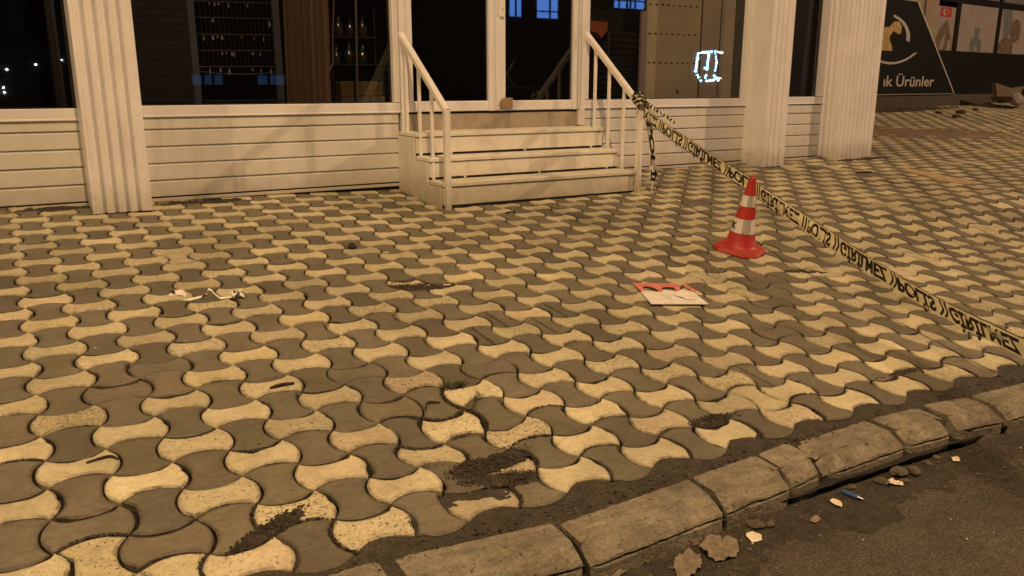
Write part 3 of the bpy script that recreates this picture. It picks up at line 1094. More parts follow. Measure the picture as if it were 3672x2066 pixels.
# ================================================================== ENTRANCE STEPS
steps = empty('entrance_steps', (0, 0, 0), 'three cream painted steps with dark gaps leading up to the double door', 'steps')
SX0, SX1 = 2.505, 4.292
ST = [(2.965, 0.398), (3.195, 0.562), (3.425, 0.735)]
for q, (y, zt) in enumerate(ST):
    zb = [0.232, 0.416, 0.581][q]
    xl = SX0 + [0.0, 0.0, 0.0][q]
    yb = ST[q + 1][0] + 0.06 if q < 2 else WY + 0.008
    P('tread', steps, MB().box(SX0 + 0.004, SX1, y - 0.012, yb, zt - 0.030, zt, c=0.004), 'step')
    P('riser', steps, MB().box(SX0 + 0.006 + 0.0, SX1 - 0.055, y, y + 0.016, zb, zt - 0.034, c=0.002), 'step')
    P('riser_end', steps, MB().box(SX1 - 0.05, SX1 - 0.004, y + 0.006, y + 0.020, zb, zt - 0.034, c=0.002), 'step')
    P('gap', steps, MB().box(SX0 + 0.012, SX1 - 0.008, y + 0.005, y + 0.03, (ST[q - 1][1] + 0.001) if q else 0.05, zb - 0.001), 'black')  # black strip filling the gap, its shade put into the colour
    for xx in ([SX0 + 0.3, SX0 + 0.98, SX1 - 0.13] if q else []):
        P('spacer', steps, MB().box(xx, xx + 0.02, y + 0.002, y + 0.018, zb - 0.0135, zb - 0.001), 'step')
for xx, nm in ((SX0, 'l'), (SX1 - 0.012, 'r')):
    poly = [(2.972, 0.02), (2.972, 0.366), (3.200, 0.366), (3.200, 0.530), (3.430, 0.530), (3.430, 0.703), (WY - 0.003, 0.703), (WY - 0.003, 0.02)]
    P('side_panel', steps, MB().prism(poly, xx - 0.010, xx + 0.002, 'x'), 'step')
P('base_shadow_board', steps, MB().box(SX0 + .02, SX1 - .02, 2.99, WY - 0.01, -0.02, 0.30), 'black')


# ================================================================== HANDRAILS
def handrail(x, label, ztop_post, ztop_wall, bys, bz):
    r = empty('handrail', (0, 0, 0), label, 'handrail')
    py = 2.955
    P('post', r, MB().box(x - 0.022, x + 0.022, py - 0.022, py + 0.022, 0.12, ztop_post, c=0.003), 'rail')
    # sloping top tube, flattened box section with a rounded upper end at the wall
    a = Vector((x, py - 0.012, ztop_post - 0.012)); b = Vector((x, WY - 0.02, ztop_wall))
    d = (b - a).normalized(); nrm = Vector((0, -d.z, d.y)); hw = 0.024
    b2 = MB()
    sect = [(-hw, -hw * .9), (hw, -hw * .9), (hw, hw * .5), (hw * .5, hw * .95), (-hw * .5, hw * .95), (-hw, hw * .5)]
    rings = [(a, 1), (b, 1), (b + d * 0.015, 0.8), (b + d * 0.022, 0.4)]
    vs = []
    for c, s_ in rings:
        for u, w in sect:
            vs.append(c + Vector((1, 0, 0)) * u * s_ + nrm * w * s_)
    fs = []
    for q in range(len(rings) - 1):
        for e in range(6):
            e2 = (e + 1) % 6
            fs.append((q * 6 + e, q * 6 + e2, (q + 1) * 6 + e2, (q + 1) * 6 + e))
    fs.append(tuple(range(6))); fs.append(tuple(18 + e for e in range(6)))
    b2.add(vs, fs)
    P('top_rail', r, b2, 'rail')
    for y, z0 in zip(bys, bz):
        t = (y - a.y) / (b.y - a.y); zt = a.z + (b.z - a.z) * t
        P('baluster', r, MB().box(x - 0.0115, x + 0.0115, y - 0.0115, y + 0.0115, z0, zt, c=0.002), 'rail')
    return r


handrail(2.545, 'white metal handrail on the left side of the steps, free of tape', 0.925, 1.475, (3.66, 3.42, 3.20), (0.736, 0.563, 0.399))
handrail(4.318, 'white metal handrail on the right side of the steps with police tape tied on', 0.935, 1.53, (3.59, 3.385, 3.175), (0.72, 0.55, 0.39))

# cardboard wedged at the door
cb = MB()
cb.prism([(3.420, 0.912), (3.548, 0.912), (3.548, 0.990), (3.470, 0.992), (3.428, 0.962)], WY - 0.034, WY - 0.024, 'y')
tag(cb.build('cardboard_piece', 'cardboard'), 'brown cardboard piece stuck at the foot of the door where leaves meet', 'cardboard')


# ================================================================== TRAFFIC CONE
cx, cy = 3.832, 1.301
cone = empty('traffic_cone', (cx, cy, gz(cx, cy)), 'red and white striped traffic cone standing on the pavers', 'traffic cone')
cone.rotation_euler = g_euler(cx, cy, 0.42).to_euler()
b = MB()
oct_ = lambda r, c: [(r, -c), (r, c), (c, r), (-c, r), (-r, c), (-r, -c), (-c, -r), (c, -r)]
lv = [(oct_(.150, .085), 0.0), (oct_(.152, .086), 0.010), (oct_(.140, .079), 0.030), (oct_(.118, .066), 0.038)]
vs = [(x, y, z) for pl, z in lv for x, y in pl]
fs = [tuple(range(8))[::-1]]
for q in range(3):
    for e in range(8):
        e2 = (e + 1) % 8; fs.append((q * 8 + e, q * 8 + e2, q * 8 + 8 + e2, q * 8 + 8 + e))
fs.append(tuple(24 + e for e in range(8)))
b.add(vs, fs)
b.build('foot', 'cone_base', cone)
CZ = [(0.038, .106), (0.052, .094), (0.130, .080), (0.132, .0795), (0.222, .064), (0.224, .0635), (0.302, .050), (0.304, .0495), (0.372, .0385), (0.374, .038), (0.475, .0235), (0.484, .021)]


def cone_seg(name, z0, z1, mat, proud=0.0):
    def rad(z):
        for (a, ra), (b_, rb) in zip(CZ, CZ[1:]):
            if a <= z <= b_: return ra + (rb - ra) * (z - a) / (b_ - a)
        return CZ[-1][1]
    zs = sorted({z0, z1, *[z for z, _ in CZ if z0 < z < z1]})
    return MB().lathe([(rad(z) + proud, z) for z in zs], 32).build(name, mat, cone, smooth=True, angle=40)


cone_seg('body', 0.038, 0.131, 'cone_red')
wb = cone_seg('white_band', 0.132, 0.222, 'cone_white', 0.001)
cone_seg('body', 0.223, 0.302, 'cone_red')
cone_seg('white_band', 0.303, 0.372, 'cone_white', 0.001)
cone_seg('body', 0.373, 0.484, 'cone_red')
# letter K printed on the lower white band, seen at the left edge
tv, tf = text_mesh('K', 0.058, 0.002, 0.1)
inv = cone.rotation_euler.to_matrix().inverted()
dirc = inv @ Vector((CAM.x - cx, CAM.y - cy, 0)).normalized()
phi0 = math.atan2(dirc.y, dirc.x) - 0.98
kb = MB()
kb.add([(math.cos(phi0 + (x - 0.02) / 0.073) * (0.0815 - 0.16 * (y + 0.003)), math.sin(phi0 + (x - 0.02) / 0.073) * (0.0815 - 0.16 * (y + 0.003)), 0.158 + y) for x, y, z in tv], tf)
kb.build('letter', 'ink', wb)
# greyer patch across part of the reflective bands
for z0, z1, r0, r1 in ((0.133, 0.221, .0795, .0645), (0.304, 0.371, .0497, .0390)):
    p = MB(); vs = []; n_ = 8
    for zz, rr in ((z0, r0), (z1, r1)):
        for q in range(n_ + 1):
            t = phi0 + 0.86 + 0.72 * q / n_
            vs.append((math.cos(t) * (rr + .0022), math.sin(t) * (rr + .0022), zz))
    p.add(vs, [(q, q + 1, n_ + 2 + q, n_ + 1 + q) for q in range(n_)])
    p.build('grey_patch', 'band_grey', wb)
# frayed cord at the tip
MB().tube([(0.0, 0.0, 0.482), (0.012, 0.004, 0.494), (0.03, -0.004, 0.499), (0.045, -0.012, 0.488), (0.05, -0.014, 0.472)], 0.0035, 6).build('tip_cord', 'card_red', cone)
MB().tube([(0.0, 0.0, 0.482), (-0.008, 0.006, 0.497), (0.006, 0.012, 0.505), (0.02, 0.006, 0.50)], 0.003, 6).build('tip_cord', 'card_red', cone)

# ================================================================== POLICE TAPE
tape = empty('barrier_tape', (0, 0, 0), 'yellow police tape with black lettering running from the right handrail past the cone', 'tape')
CP = [(4.336, 2.952, 0.880), (4.276, 2.657, 0.786), (4.200, 2.273, 0.675), (4.093, 1.732, 0.530), (4.041, 1.467, 0.463), (4.002, 1.340, 0.425),
      (3.838, 0.814, 0.307), (3.742, 0.503, 0.241), (3.598, 0.038, 0.147), (3.491, -0.307, 0.090), (3.427, -0.514, 0.066), (3.341, -0.790, 0.040),
      (3.22, -1.18, 0.010), (3.10, -1.56, -0.06), (3.00, -1.86, -0.165), (2.93, -2.02, road_z(2.93, -2.02) + 0.03), (2.80, -2.30, road_z(2.8, -2.3) + 0.012), (2.62, -2.62, road_z(2.62, -2.62) + 0.012)]
CP = [Vector(p) for p in CP]


def catmull(pts, per=10):
    out = []
    for i in range(len(pts) - 1):
        p0, p1, p2, p3 = pts[max(i - 1, 0)], pts[i], pts[i + 1], pts[min(i + 2, len(pts) - 1)]
        for q in range(per):
            t = q / per
            out.append(0.5 * ((2 * p1) + (p2 - p0) * t + (2 * p0 - 5 * p1 + 4 * p2 - p3) * t * t + (3 * p1 - p0 - 3 * p2 + p3) * t ** 3))
    out.append(pts[-1])
    return out


TP = catmull(CP)
TS = [0.0]
for a, b_ in zip(TP, TP[1:]): TS.append(TS[-1] + (b_ - a).length)
TW = 0.095


def lean_at(s):
    # lean of the upper edge towards the camera side, the film twists along its run
    return math.radians(0 + 10 * sstep(0.5, 3.2, s) + 55 * sstep(4.3, 5.4, s) + 5 * math.sin(s * 2.3))


def tape_pt(s, w, lift=0.0):
    """s along the tape, w across it (-.5 lower .. .5 upper edge)"""
    s = max(0.0, min(TS[-1] - 1e-5, s))
    lo, hi = 0, len(TS) - 1
    while hi - lo > 1:
        md = (lo + hi) // 2
        if TS[md] <= s: lo = md
        else: hi = md
    t = (s - TS[lo]) / max(1e-9, TS[lo + 1] - TS[lo])
    p = TP[lo].lerp(TP[lo + 1], t)
    d = (TP[lo + 1] - TP[lo]).normalized()
    side = Vector((d.y, -d.x, 0)).normalized()
    if side.dot(CAM - p) < 0: side = -side
    side = Vector((side.x, side.y, 0)).normalized()
    upv = side.cross(d); upv = upv if upv.z > 0 else -upv
    a = lean_at(s)
    wv = upv * math.cos(a) + side * math.sin(a)
    nv = side * math.cos(a) - upv * math.sin(a)
    curl = 0.004 * math.cos(w * 5.0 + s * 3) + 0.006 * mnoise.noise(Vector((s * 7, w * 2.2, 1))) + 0.003 * mnoise.noise(Vector((s * 26, w * 4, 5)))
    return p + wv * (w * TW * (1 + 0.10 * mnoise.noise(Vector((s * 2.1, 0, 9))))) + nv * (lift + curl)


rb = MB(); vs = []; ns = 330; nw = 6
for q in range(ns + 1):
    for e in range(nw + 1):
        vs.append(tape_pt(TS[-1] * q / ns, -0.5 + e / nw))
rb.add(vs, [(q * (nw + 1) + e, q * (nw + 1) + e + 1, (q + 1) * (nw + 1) + e + 1, (q + 1) * (nw + 1) + e) for q in range(ns) for e in range(nw)])
ribbon = rb.build('ribbon', 'tape', tape, smooth=True, angle=None)
# printed border along the upper edge
bd = MB(); vs = []
for q in range(ns + 1):
    for w in (0.455, 0.5): vs.append(tape_pt(TS[-1] * q / ns, w, 0.0008))
bd.add(vs, [(q * 2, q * 2 + 1, q * 2 + 3, q * 2 + 2) for q in range(ns)])
vs = []
for q in range(0, 101):
    for w in (-0.5, -0.455): vs.append(tape_pt(TS[-1] * q / ns, w, 0.0008))
bd.add(vs, [(q * 2, q * 2 + 1, q * 2 + 3, q * 2 + 2) for q in range(100)])
bd.build('border_line', 'ink', ribbon)
SEP = [-0.02, 0.324, 0.731, 1.301, 1.718, 2.281, 2.612, 3.109, 3.474, 3.98, 4.35, 4.9, 5.25]
WORDS = ['MEZ', 'POL\u0130S', 'G\u0130R\u0130LMEZ', 'POL\u0130S', 'G\u0130R\u0130LMEZ', 'POL\u0130S', 'G\u0130R\u0130LMEZ', 'POL\u0130S', 'G\u0130R\u0130LMEZ', 'POL\u0130S', 'G\u0130R\u0130LMEZ', 'POL\u0130S']
for wd, s0, s1 in zip(WORDS, SEP, SEP[1:]):
    tv, tf = text_mesh(wd, 1.0, 0.04)
    xa = min(v[0] for v in tv); xb = max(v[0] for v in tv); ya = 0.0; yb = 0.70
    mg = 0.045
    lt = MB().add([tape_pt(s0 + mg + (v[0] - xa) / (xb - xa) * (s1 - s0 - 2 * mg) + 0.012 * (v[1] / yb - .5), -0.40 + 0.72 * (yb - v[1]) / yb, 0.0010) for v in tv], tf)
    lt.build('lettering', 'ink', ribbon)
for s0 in SEP[1:-1]:
    sl = MB()
    for ds in (-0.022, 0.008):
        vs = []
        for e in range(7):
            w = -0.44 + 0.86 * e / 6
            bow = 0.014 * math.sin(math.pi * e / 6)
            vs += [tape_pt(s0 + ds + bow, w, 0.001), tape_pt(s0 + ds + 0.015 + bow, w, 0.001)]
        sl.add(vs, [(2 * e, 2 * e + 1, 2 * e + 3, 2 * e + 2) for e in range(6)])
    sl.build('slash_marks', 'ink', ribbon)

# knot wound round the handrail
kn = MB()
ax0 = Vector((4.318, 2.955, 0.965)); axd = Vector((0, 0.77, 0.64)).normalized()
sd = Vector((1, 0, 0)); nn_ = axd.cross(sd)
rg = random.Random(5)
vs = []; N = 90
for q in range(N + 1):
    t = q / N; a = t * 2 * math.pi * 5.2
    c = ax0 + axd * (0.075 - 0.135 * t) + Vector((0.0, 0, 0))
    r = 0.044 + 0.008 * math.sin(a * 2.3) + 0.006 * rg.random()
    p = c + (sd * math.cos(a) + nn_ * math.sin(a)) * r
    wv = (axd + (sd * rg.uniform(-.4, .4) + nn_ * rg.uniform(-.4, .4)) * .5).normalized() * 0.017
    vs += [p - wv, p, p + wv]
kn.add(vs, [(q * 3 + e, q * 3 + e + 1, (q + 1) * 3 + e + 1, (q + 1) * 3 + e) for q in range(N) for e in (0, 1)], 0)
for i_ in range(len(kn.mi)):
    kn.mi[i_] = 1 if (i_ // 5) % 2 == 0 or rg.random() < 0.25 else 0
kn.build('knot', ['tape', 'ink'], tape)
# twisted bunch leaving the knot along the tape
tw = MB(); vs = []; N = 40
for q in range(N + 1):
    t = q / N
    p = Vector((4.335, 2.93, 0.965)).lerp(Vector((4.36, 2.55, 0.80)), t)
    a = t * 16; r = 0.024 * (1 - .3 * t)
    o_ = Vector((math.cos(a) * .6, 0.1 * math.cos(a), math.sin(a))) * r
    vs += [p + o_, p, p - o_ + Vector((0.008 * math.sin(a * 1.7), 0, 0))]
tw.add(vs, [(q * 3 + e, q * 3 + e + 1, (q + 1) * 3 + e + 1, (q + 1) * 3 + e) for q in range(N) for e in (0, 1)])
for i_ in range(len(tw.mi)): tw.mi[i_] = 1 if (i_ // 4) % 2 == 0 else 0
tw.build('knot', ['tape', 'ink'], tape)

# loose tail hanging from the knot to the ground
TLP = catmull([Vector(p) for p in [(4.352, 2.90, 0.83), (4.385, 2.89, 0.70), (4.405, 2.885, 0.56), (4.415, 2.88, 0.44), (4.425, 2.885, 0.34), (4.43, 2.90, 0.26), (4.44, 2.91, 0.222),
                                       (4.50, 2.86, gz(4.5, 2.86) + 0.006), (4.60, 2.80, gz(4.6, 2.8) + 0.010), (4.70, 2.80, gz(4.7, 2.8) + 0.005), (4.83, 2.86, gz(4.83, 2.86) + 0.012)]], 8)
tl = MB(); vs = []
for q, p in enumerate(TLP):
    t = q / (len(TLP) - 1)
    wd = 0.028 * (1 - 0.75 * sstep(0.33, 0.5, t))
    ang = -0.5 + 0.3 * math.sin(q * .3) + 3.0 * sstep(0.4, 1, t)
    wv = Vector((math.cos(ang) * .86, -math.sin(ang) * .3 - .3, 0.25 * math.sin(ang))).normalized() * wd
    vs += [p - wv, p + wv]
tl.add(vs, [(q * 2, q * 2 + 1, q * 2 + 3, q * 2 + 2) for q in range(len(TLP) - 1)])
tail = tl.build('tail', 'tape_white', tape, smooth=True, angle=None)
tv, tf = text_mesh('POL \u0130I', 1.0, 0.05)
xb = max(v[0] for v in tv)
L2 = []
for v in tv:
    t = 2 + v[0] / xb * (len(TLP) * 0.40); q = int(t); fr = t - q
    p = TLP[q].lerp(TLP[q + 1], fr)
    ang = -0.5 + 0.3 * math.sin(t * .3)
    wv = Vector((math.cos(ang) * .86, -math.sin(ang) * .3 - .3, 0.25 * math.sin(ang))).normalized()
    L2.append(p + wv * (0.024 * (v[1] / 0.7 * 1.7 - 0.75)) + (CAM - p).normalized() * 0.002)
MB().add(L2, tf).build('lettering', 'ink', tail)

# ================================================================== THINGS LYING ON THE PAVERS
def ground_pt(x, y, dz=0.0):
    return Vector((x, y, gz(x, y) + dz))


# trampled card with a red printed strip
card = empty('card_sheet', (0, 0, 0), 'trampled white card with a torn pink red strip lying left of the cone', 'card')
C0, C1, C2, C3 = [Vector(p) for p in ((2.692, 0.976, 0), (3.001, 0.861, 0), (2.845, 0.539, 0), (2.544, 0.635, 0))]


def card_pt(u, v, dz):
    p = C0.lerp(C1, u).lerp(C3.lerp(C2, u), v)
    return Vector((p.x, p.y, gz(p.x, p.y) + dz + 0.005 + 0.004 * math.sin(u * 5) * v + 0.006 * v * v))


def card_poly(name, pts, mat, z0, z1, parent):
    n = len(pts)
    vs = [card_pt(u, v, z1) for u, v in pts] + [card_pt(u, v, z0) for u, v in pts]
    fs = [tuple(range(n)), tuple(range(n, 2 * n))[::-1]] + [(i, (i + 1) % n, n + (i + 1) % n, n + i) for i in range(n)]
    return MB().add(vs, fs).build(name, mat, parent)


sh = card_poly('sheet', [(0.02, 0.42), (0.10, 0.34), (0.20, 0.40), (0.30, 0.44), (0.40, 0.36), (0.50, 0.33), (0.60, 0.42), (0.68, 0.36), (0.80, 0.33), (0.94, 0.40), (1, 1), (0, 1)], 'card_white', 0.0, 0.003, card)
card_poly('red_strip', [(0, 0), (0.78, 0.0), (0.80, 0.14), (0.72, 0.36), (0.66, 0.40), (0.66, 0.20), (0.50, 0.20), (0.44, 0.24), (0.40, 0.44), (0.34, 0.44), (0.30, 0.24), (0.20, 0.16), (0.12, 0.20), (0.10, 0.42), (0.03, 0.40)], 'card_red', 0.002, 0.0045, card)
card_poly('red_strip', [(0.86, 0.02), (0.94, 0.06), (1.02, 0.36), (0.93, 0.38)], 'card_red', 0.002, 0.0045, card)


def card_line(pts, w):
    b = MB(); vs = []
    for q, (u, v) in enumerate(pts):
        vs += [card_pt(u, v - w, 0.0036), card_pt(u, v + w, 0.0036)]
    b.add(vs, [(2 * q, 2 * q + 1, 2 * q + 3, 2 * q + 2) for q in range(len(pts) - 1)])
    return b.build('ink_line', 'ink', sh)


card_line([(0.30, 0.62), (0.33, 0.70), (0.40, 0.80), (0.42, 0.86)], 0.008)
card_line([(0.40, 0.62), (0.43, 0.72)], 0.014)
card_line([(0.52, 0.56), (0.60, 0.70), (0.70, 0.80), (0.80, 0.82), (0.86, 0.76)], 0.010)
card_line([(0.56, 0.64), (0.66, 0.72)], 0.012)
card_line([(0.84, 0.68), (0.86, 0.78), (0.82, 0.80)], 0.014)

# crumpled strip of black and white tape, lower left
sc = empty('tape_scrap', (0, 0, 0), 'crumpled scrap of black and white tape lying on the left pavers', 'tape scrap')


def scrap(pts, wds, mat, seed):
    rg_ = random.Random(seed); b = MB(); vs = []
    for (x, y, h), w in zip(pts, wds):
        a = rg_.uniform(-.8, .8)
        wv = Vector((math.cos(a) * .3, 0.6, 0.7 + .3 * math.sin(a))).normalized() * w
        p = ground_pt(x, y, h + w * .8)
        vs += [p - wv, p + wv]
    b.add(vs, [(2 * q, 2 * q + 1, 2 * q + 3, 2 * q + 2) for q in range(len(pts) - 1)])
    return b.build('strip', mat, sc)


scrap([(0.405, 1.59, .0), (0.43, 1.58, .006), (0.46, 1.57, .008), (0.475, 1.535, .003), (0.455, 1.50, .0)], [.007, .013, .014, .011, .007], 'tape_white', 1)
scrap([(0.41, 1.597, .006), (0.425, 1.583, .012), (0.437, 1.575, .010)], [.008, .010, .004], 'ink', 2)
scrap([(0.44, 1.49, .0), (0.49, 1.497, .0), (0.535, 1.505, .004), (0.56, 1.515, .010), (0.575, 1.545, .026), (0.588, 1.535, .022), (0.60, 1.50, .008), (0.612, 1.47, .0), (0.645, 1.465, .002), (0.675, 1.46, .004)], [.004, .007, .006, .005, .006, .005, .004, .005, .005, .006], 'tape_white', 3)
scrap([(0.53, 1.503, .004), (0.548, 1.507, .006), (0.56, 1.512, .008)], [.003, .008, .003], 'ink', 4)
rg = random.Random(9)
kp = [(0.69 + 0.028 * math.cos(t * 1.9) , 1.445 + 0.022 * math.sin(t * 1.3), 0.006 + 0.020 * abs(math.sin(t * 2.7))) for t in [q * .45 for q in range(20)]]
ks = scrap(kp, [0.006 + 0.006 * rg.random() for _ in kp], 'tape_white', 5)
ks.data.materials.append(M['ink'])
for q, pl in enumerate(ks.data.polygons): pl.material_index = 1 if q % 3 == 0 else 0
scrap([(0.665, 1.462, .010), (0.69, 1.455, .026), (0.715, 1.44, .020)], [.003, .006, .004], 'ink', 6)

# small dark lump, cord ends and butts
tag(rock('clod', 1.511, 2.152, gz(1.511, 2.152) + 0.012, .032, .026, .022, 3.3, 'soil'), 'black clod on the pavers left of the steps', 'clod')
BUTTS = [(1.640, 1.375, 0.4, 'white cigarette butt in the dirty hollow'), (1.735, 1.33, -0.5, 'second cigarette butt right of the dirty hollow'),
         (1.66, 1.99, 0.2, 'cigarette butt on the pavers behind the hollow'), (3.55, 1.40, 0.15, 'pale butt lying left of the cone foot')]
for q, (x, y, a, lb) in enumerate(BUTTS):
    bt = MB().tube([(-.018, 0, .005), (.018, 0, .005)], .005, 8)
    o = bt.build('cigarette_butt', 'paper'); o.location = ground_pt(x, y); o.rotation_euler = g_euler(x, y, a).to_euler()
    tag(o, lb, 'cigarette butt', 'butts on the pavers')
TW_ = [((-0.06, 0.09), (0.0, 0.10), (0.025, 0.075), 'dark curved twig on a cream paver at lower left', .004),
       ((1.02, 0.05), (1.045, 0.085), (1.09, 0.075), 'dark hooked twig left of the grass tuft', .004),
       ((0.56, 0.39), (0.60, 0.395), (0.65, 0.40), 'short dark twig along a paver edge left of the grass', .006),
       ((2.86, 2.66), (2.9, 2.67), (2.95, 2.66), 'dark twig on the pavers before the steps', .006),
       ((7.05, 2.9), (7.15, 2.86), (7.25, 2.86), 'dark stick on pavers before the end column', .010)]
for q, (a, b_, c, lb, r) in enumerate(TW_):
    pts_ = catmull([ground_pt(*a, r), ground_pt(*b_, r * 1.6), ground_pt(*c, r)], 5)
    o = MB().tube(pts_, [r * (.55 + .45 * math.sin(math.pi * (.15 + .7 * q_ / (len(pts_) - 1)))) for q_ in range(len(pts_))], 6).build('twig', 'soil')
    tag(o, lb, 'twig', 'twigs on the pavers')

# grass tuft
gt = MB(); rg = random.Random(3)
for q in range(90):
    a = rg.uniform(0, 6.283); l = rg.uniform(.025, .07); r = rg.uniform(0, .035)
    x = 1.195 + r * 1.8 * math.cos(a * 1.7); y = 0.157 + r * .6 * math.sin(a * 1.7)
    p = ground_pt(x, y, 0.0); d = Vector((math.cos(a), math.sin(a) * .8, 0)) * l
    w = Vector((-math.sin(a), math.cos(a), 0)) * .0014
    m1 = p + d * .5 + Vector((0, 0, l * .45)); e_ = p + d + Vector((0, 0, l * .25))
    gt.add([p - w, p + w, m1 + w * .8, m1 - w * .8, e_], [(0, 1, 2, 3), (3, 2, 4)])
tag(gt.build('grass_tuft', 'grass'), 'small tuft of grass growing from a paver joint', 'grass')
g3 = MB()
for q in range(120):
    t = rg.random(); x = 1.165 + 0.09 * t + rg.gauss(0, .008); y = -0.02 + 0.10 * t + rg.gauss(0, .008); a = rg.uniform(0, 6.283); l = rg.uniform(.008, .022)
    p = ground_pt(x, y, 0.002); d = Vector((math.cos(a), math.sin(a), .8)) * l; w = Vector((-math.sin(a), math.cos(a), 0)) * .0012
    g3.add([p - w, p + w, p + d], [(0, 1, 2)])
tag(g3.build('joint_moss', 'grass'), 'low moss and weeds along the joint below the grass tuft', 'moss', kind='stuff')

# pale worn stripe on the far pavers, built as an added thin sheet
st = MB()
pts = [(7.70, 2.84), (7.62, 2.55), (7.55, 2.25), (7.60, 2.06), (7.78, 2.10), (7.84, 2.40), (7.90, 2.74), (7.82, 2.86)]
n = len(pts)
st.add([ground_pt(x, y, .012 + .006 * math.sin(q * 2)) for q, (x, y) in enumerate(pts)] + [ground_pt(x, y, .002) for x, y in pts], [tuple(range(n)), tuple(range(n, 2 * n))[::-1]] + [(i, (i + 1) % n, n + (i + 1) % n, n + i) for i in range(n)])
tag(st.build('worn_stripe', simple('pale worn sheet', (0.40, 0.29, 0.16), 0.85, 0.25, 9)), 'pale worn stripe on the far right pavers, built as an added thin sheet', 'cardboard')
SCR = [(6.63, 2.55, .05, 'thin white straw lying on pavers before the right columns'), (3.42, 1.05, .025, 'white scrap on pavers below the cone')]
for x, y, l, lb in SCR:
    o = MB().tube([(-l, 0, .006), (0, .006, .010), (l, 0, .007)], .005, 6).build('litter_scrap', 'paper'); o.location = ground_pt(x, y); o.rotation_euler = g_euler(x, y, -.3).to_euler()
    tag(o, lb, 'litter')

# ================================================================== LITTER IN THE GUTTER
def gpt(x, y, dz=0.0):
    return Vector((x, y, max(gutter_h(x, y), road_z(x, y)) + dz))


def crumple(name, label, cat, cx_, cy_, outline_, mat, amp, seed, rz=0.0, group=None):
    """leaf or paper: an outline triangulated in rings and folded by noise"""
    bm = bmesh.new()
    n_ = len(outline_); rings = 6
    ids = []
    ctr = bm.verts.new((0, 0, 0))
    for r in range(1, rings + 1):
        ids.append([bm.verts.new((x * r / rings, y * r / rings, 0)) for x, y in outline_])
    for q in range(n_): bm.faces.new((ctr, ids[0][q], ids[0][(q + 1) % n_]))
    for r in range(rings - 1):
        for q in range(n_): bm.faces.new((ids[r][q], ids[r + 1][q], ids[r + 1][(q + 1) % n_], ids[r][(q + 1) % n_]))
    R_ = Matrix.Rotation(rz, 3, 'Z')
    for v in bm.verts:
        f_ = abs(fbm(v.co.x + seed, v.co.y, 14, seed)) + 0.5 * abs(fbm(v.co.x, v.co.y + seed, 30, seed))
        p = R_ @ Vector((v.co.x, v.co.y, 0))
        w = gpt(cx_ + p.x, cy_ + p.y, 0.003 + amp * f_)
        v.co = w
    me = bpy.data.meshes.new(name); bm.to_mesh(me); bm.free(); me.materials.append(M[mat])
    o = link(name, me)
    return tag(o, label, cat, group)


def ragged(rx, ry, n_, seed, jag=0.25, lobes=None):
    rg_ = random.Random(seed); out = []
    for q in range(n_):
        a = 2 * math.pi * q / n_
        f_ = 1 + rg_.uniform(-jag, jag)
        if lobes: f_ *= 0.72 + 0.28 * math.cos(lobes * a + seed)
        out.append((rx * f_ * math.cos(a), ry * f_ * math.sin(a)))
    return out


crumple('dry_leaf', 'large crumpled dry leaf in the gutter, its broad right part', 'leaf', 1.485, -0.950, ragged(.062, .050, 44, 2, .07), 'leaf', .026, 2, .3)
crumple('dry_leaf', 'curled dry leaf in the gutter left of the broad leaf', 'leaf', 1.345, -0.970, ragged(.066, .034, 40, 5, .08), 'leaf', .022, 5, .5)
crumple('paper_scrap', 'pale torn scrap in the gutter right of the dry leaves', 'paper', 1.624, -0.951, ragged(.030, .022, 14, 3, .16), 'paper', .004, 3, .6)
crumple('paper_scrap', 'cream torn scrap in the gutter beside the blue lighter', 'paper', 2.010, -0.933, ragged(.030, .017, 10, 4, .2), 'paper', .008, 4, 1.0)
crumple('dry_leaf', 'pale folded leaf lying against the brown kerb stones', 'leaf', 2.300, -0.935, ragged(.040, .018, 20, 7, .25), 'paper', .02, 7, -.3)
crumple('dry_leaf', 'yellowish leaf bits in the gutter at the bottom edge', 'leaf', 1.120, -0.920, ragged(.04, .016, 24, 8, .3), 'leaf', .02, 8, .1)
crumple('dry_leaf', 'small pale leaf under the wide kerb gap', 'leaf', 2.680, -0.925, ragged(.022, .014, 12, 9, .2), 'paper', .008, 9, .4)
crumple('dry_leaf', 'small brown leaf in the gutter left of the cream scrap', 'leaf', 1.870, -0.970, ragged(.028, .012, 14, 10, .2), 'leaf', .008, 10, .4)
bl = empty('lighter', gpt(2.096, -0.930, 0.008), 'blue plastic lighter lying in the gutter below the kerb', 'lighter')
bl.rotation_euler = (0.0, 0.05, -1.35)
MB().tube([(-.036, 0, 0), (-.030, 0, 0), (.018, 0, 0)], [.006, .0085, .0085], 10).build('body', 'blue', bl, smooth=True)
MB().tube([(.018, 0, 0), (.026, 0, 0), (.038, 0, 0)], [.0075, .0065, .003], 10).build('cap', 'metal', bl, smooth=True)

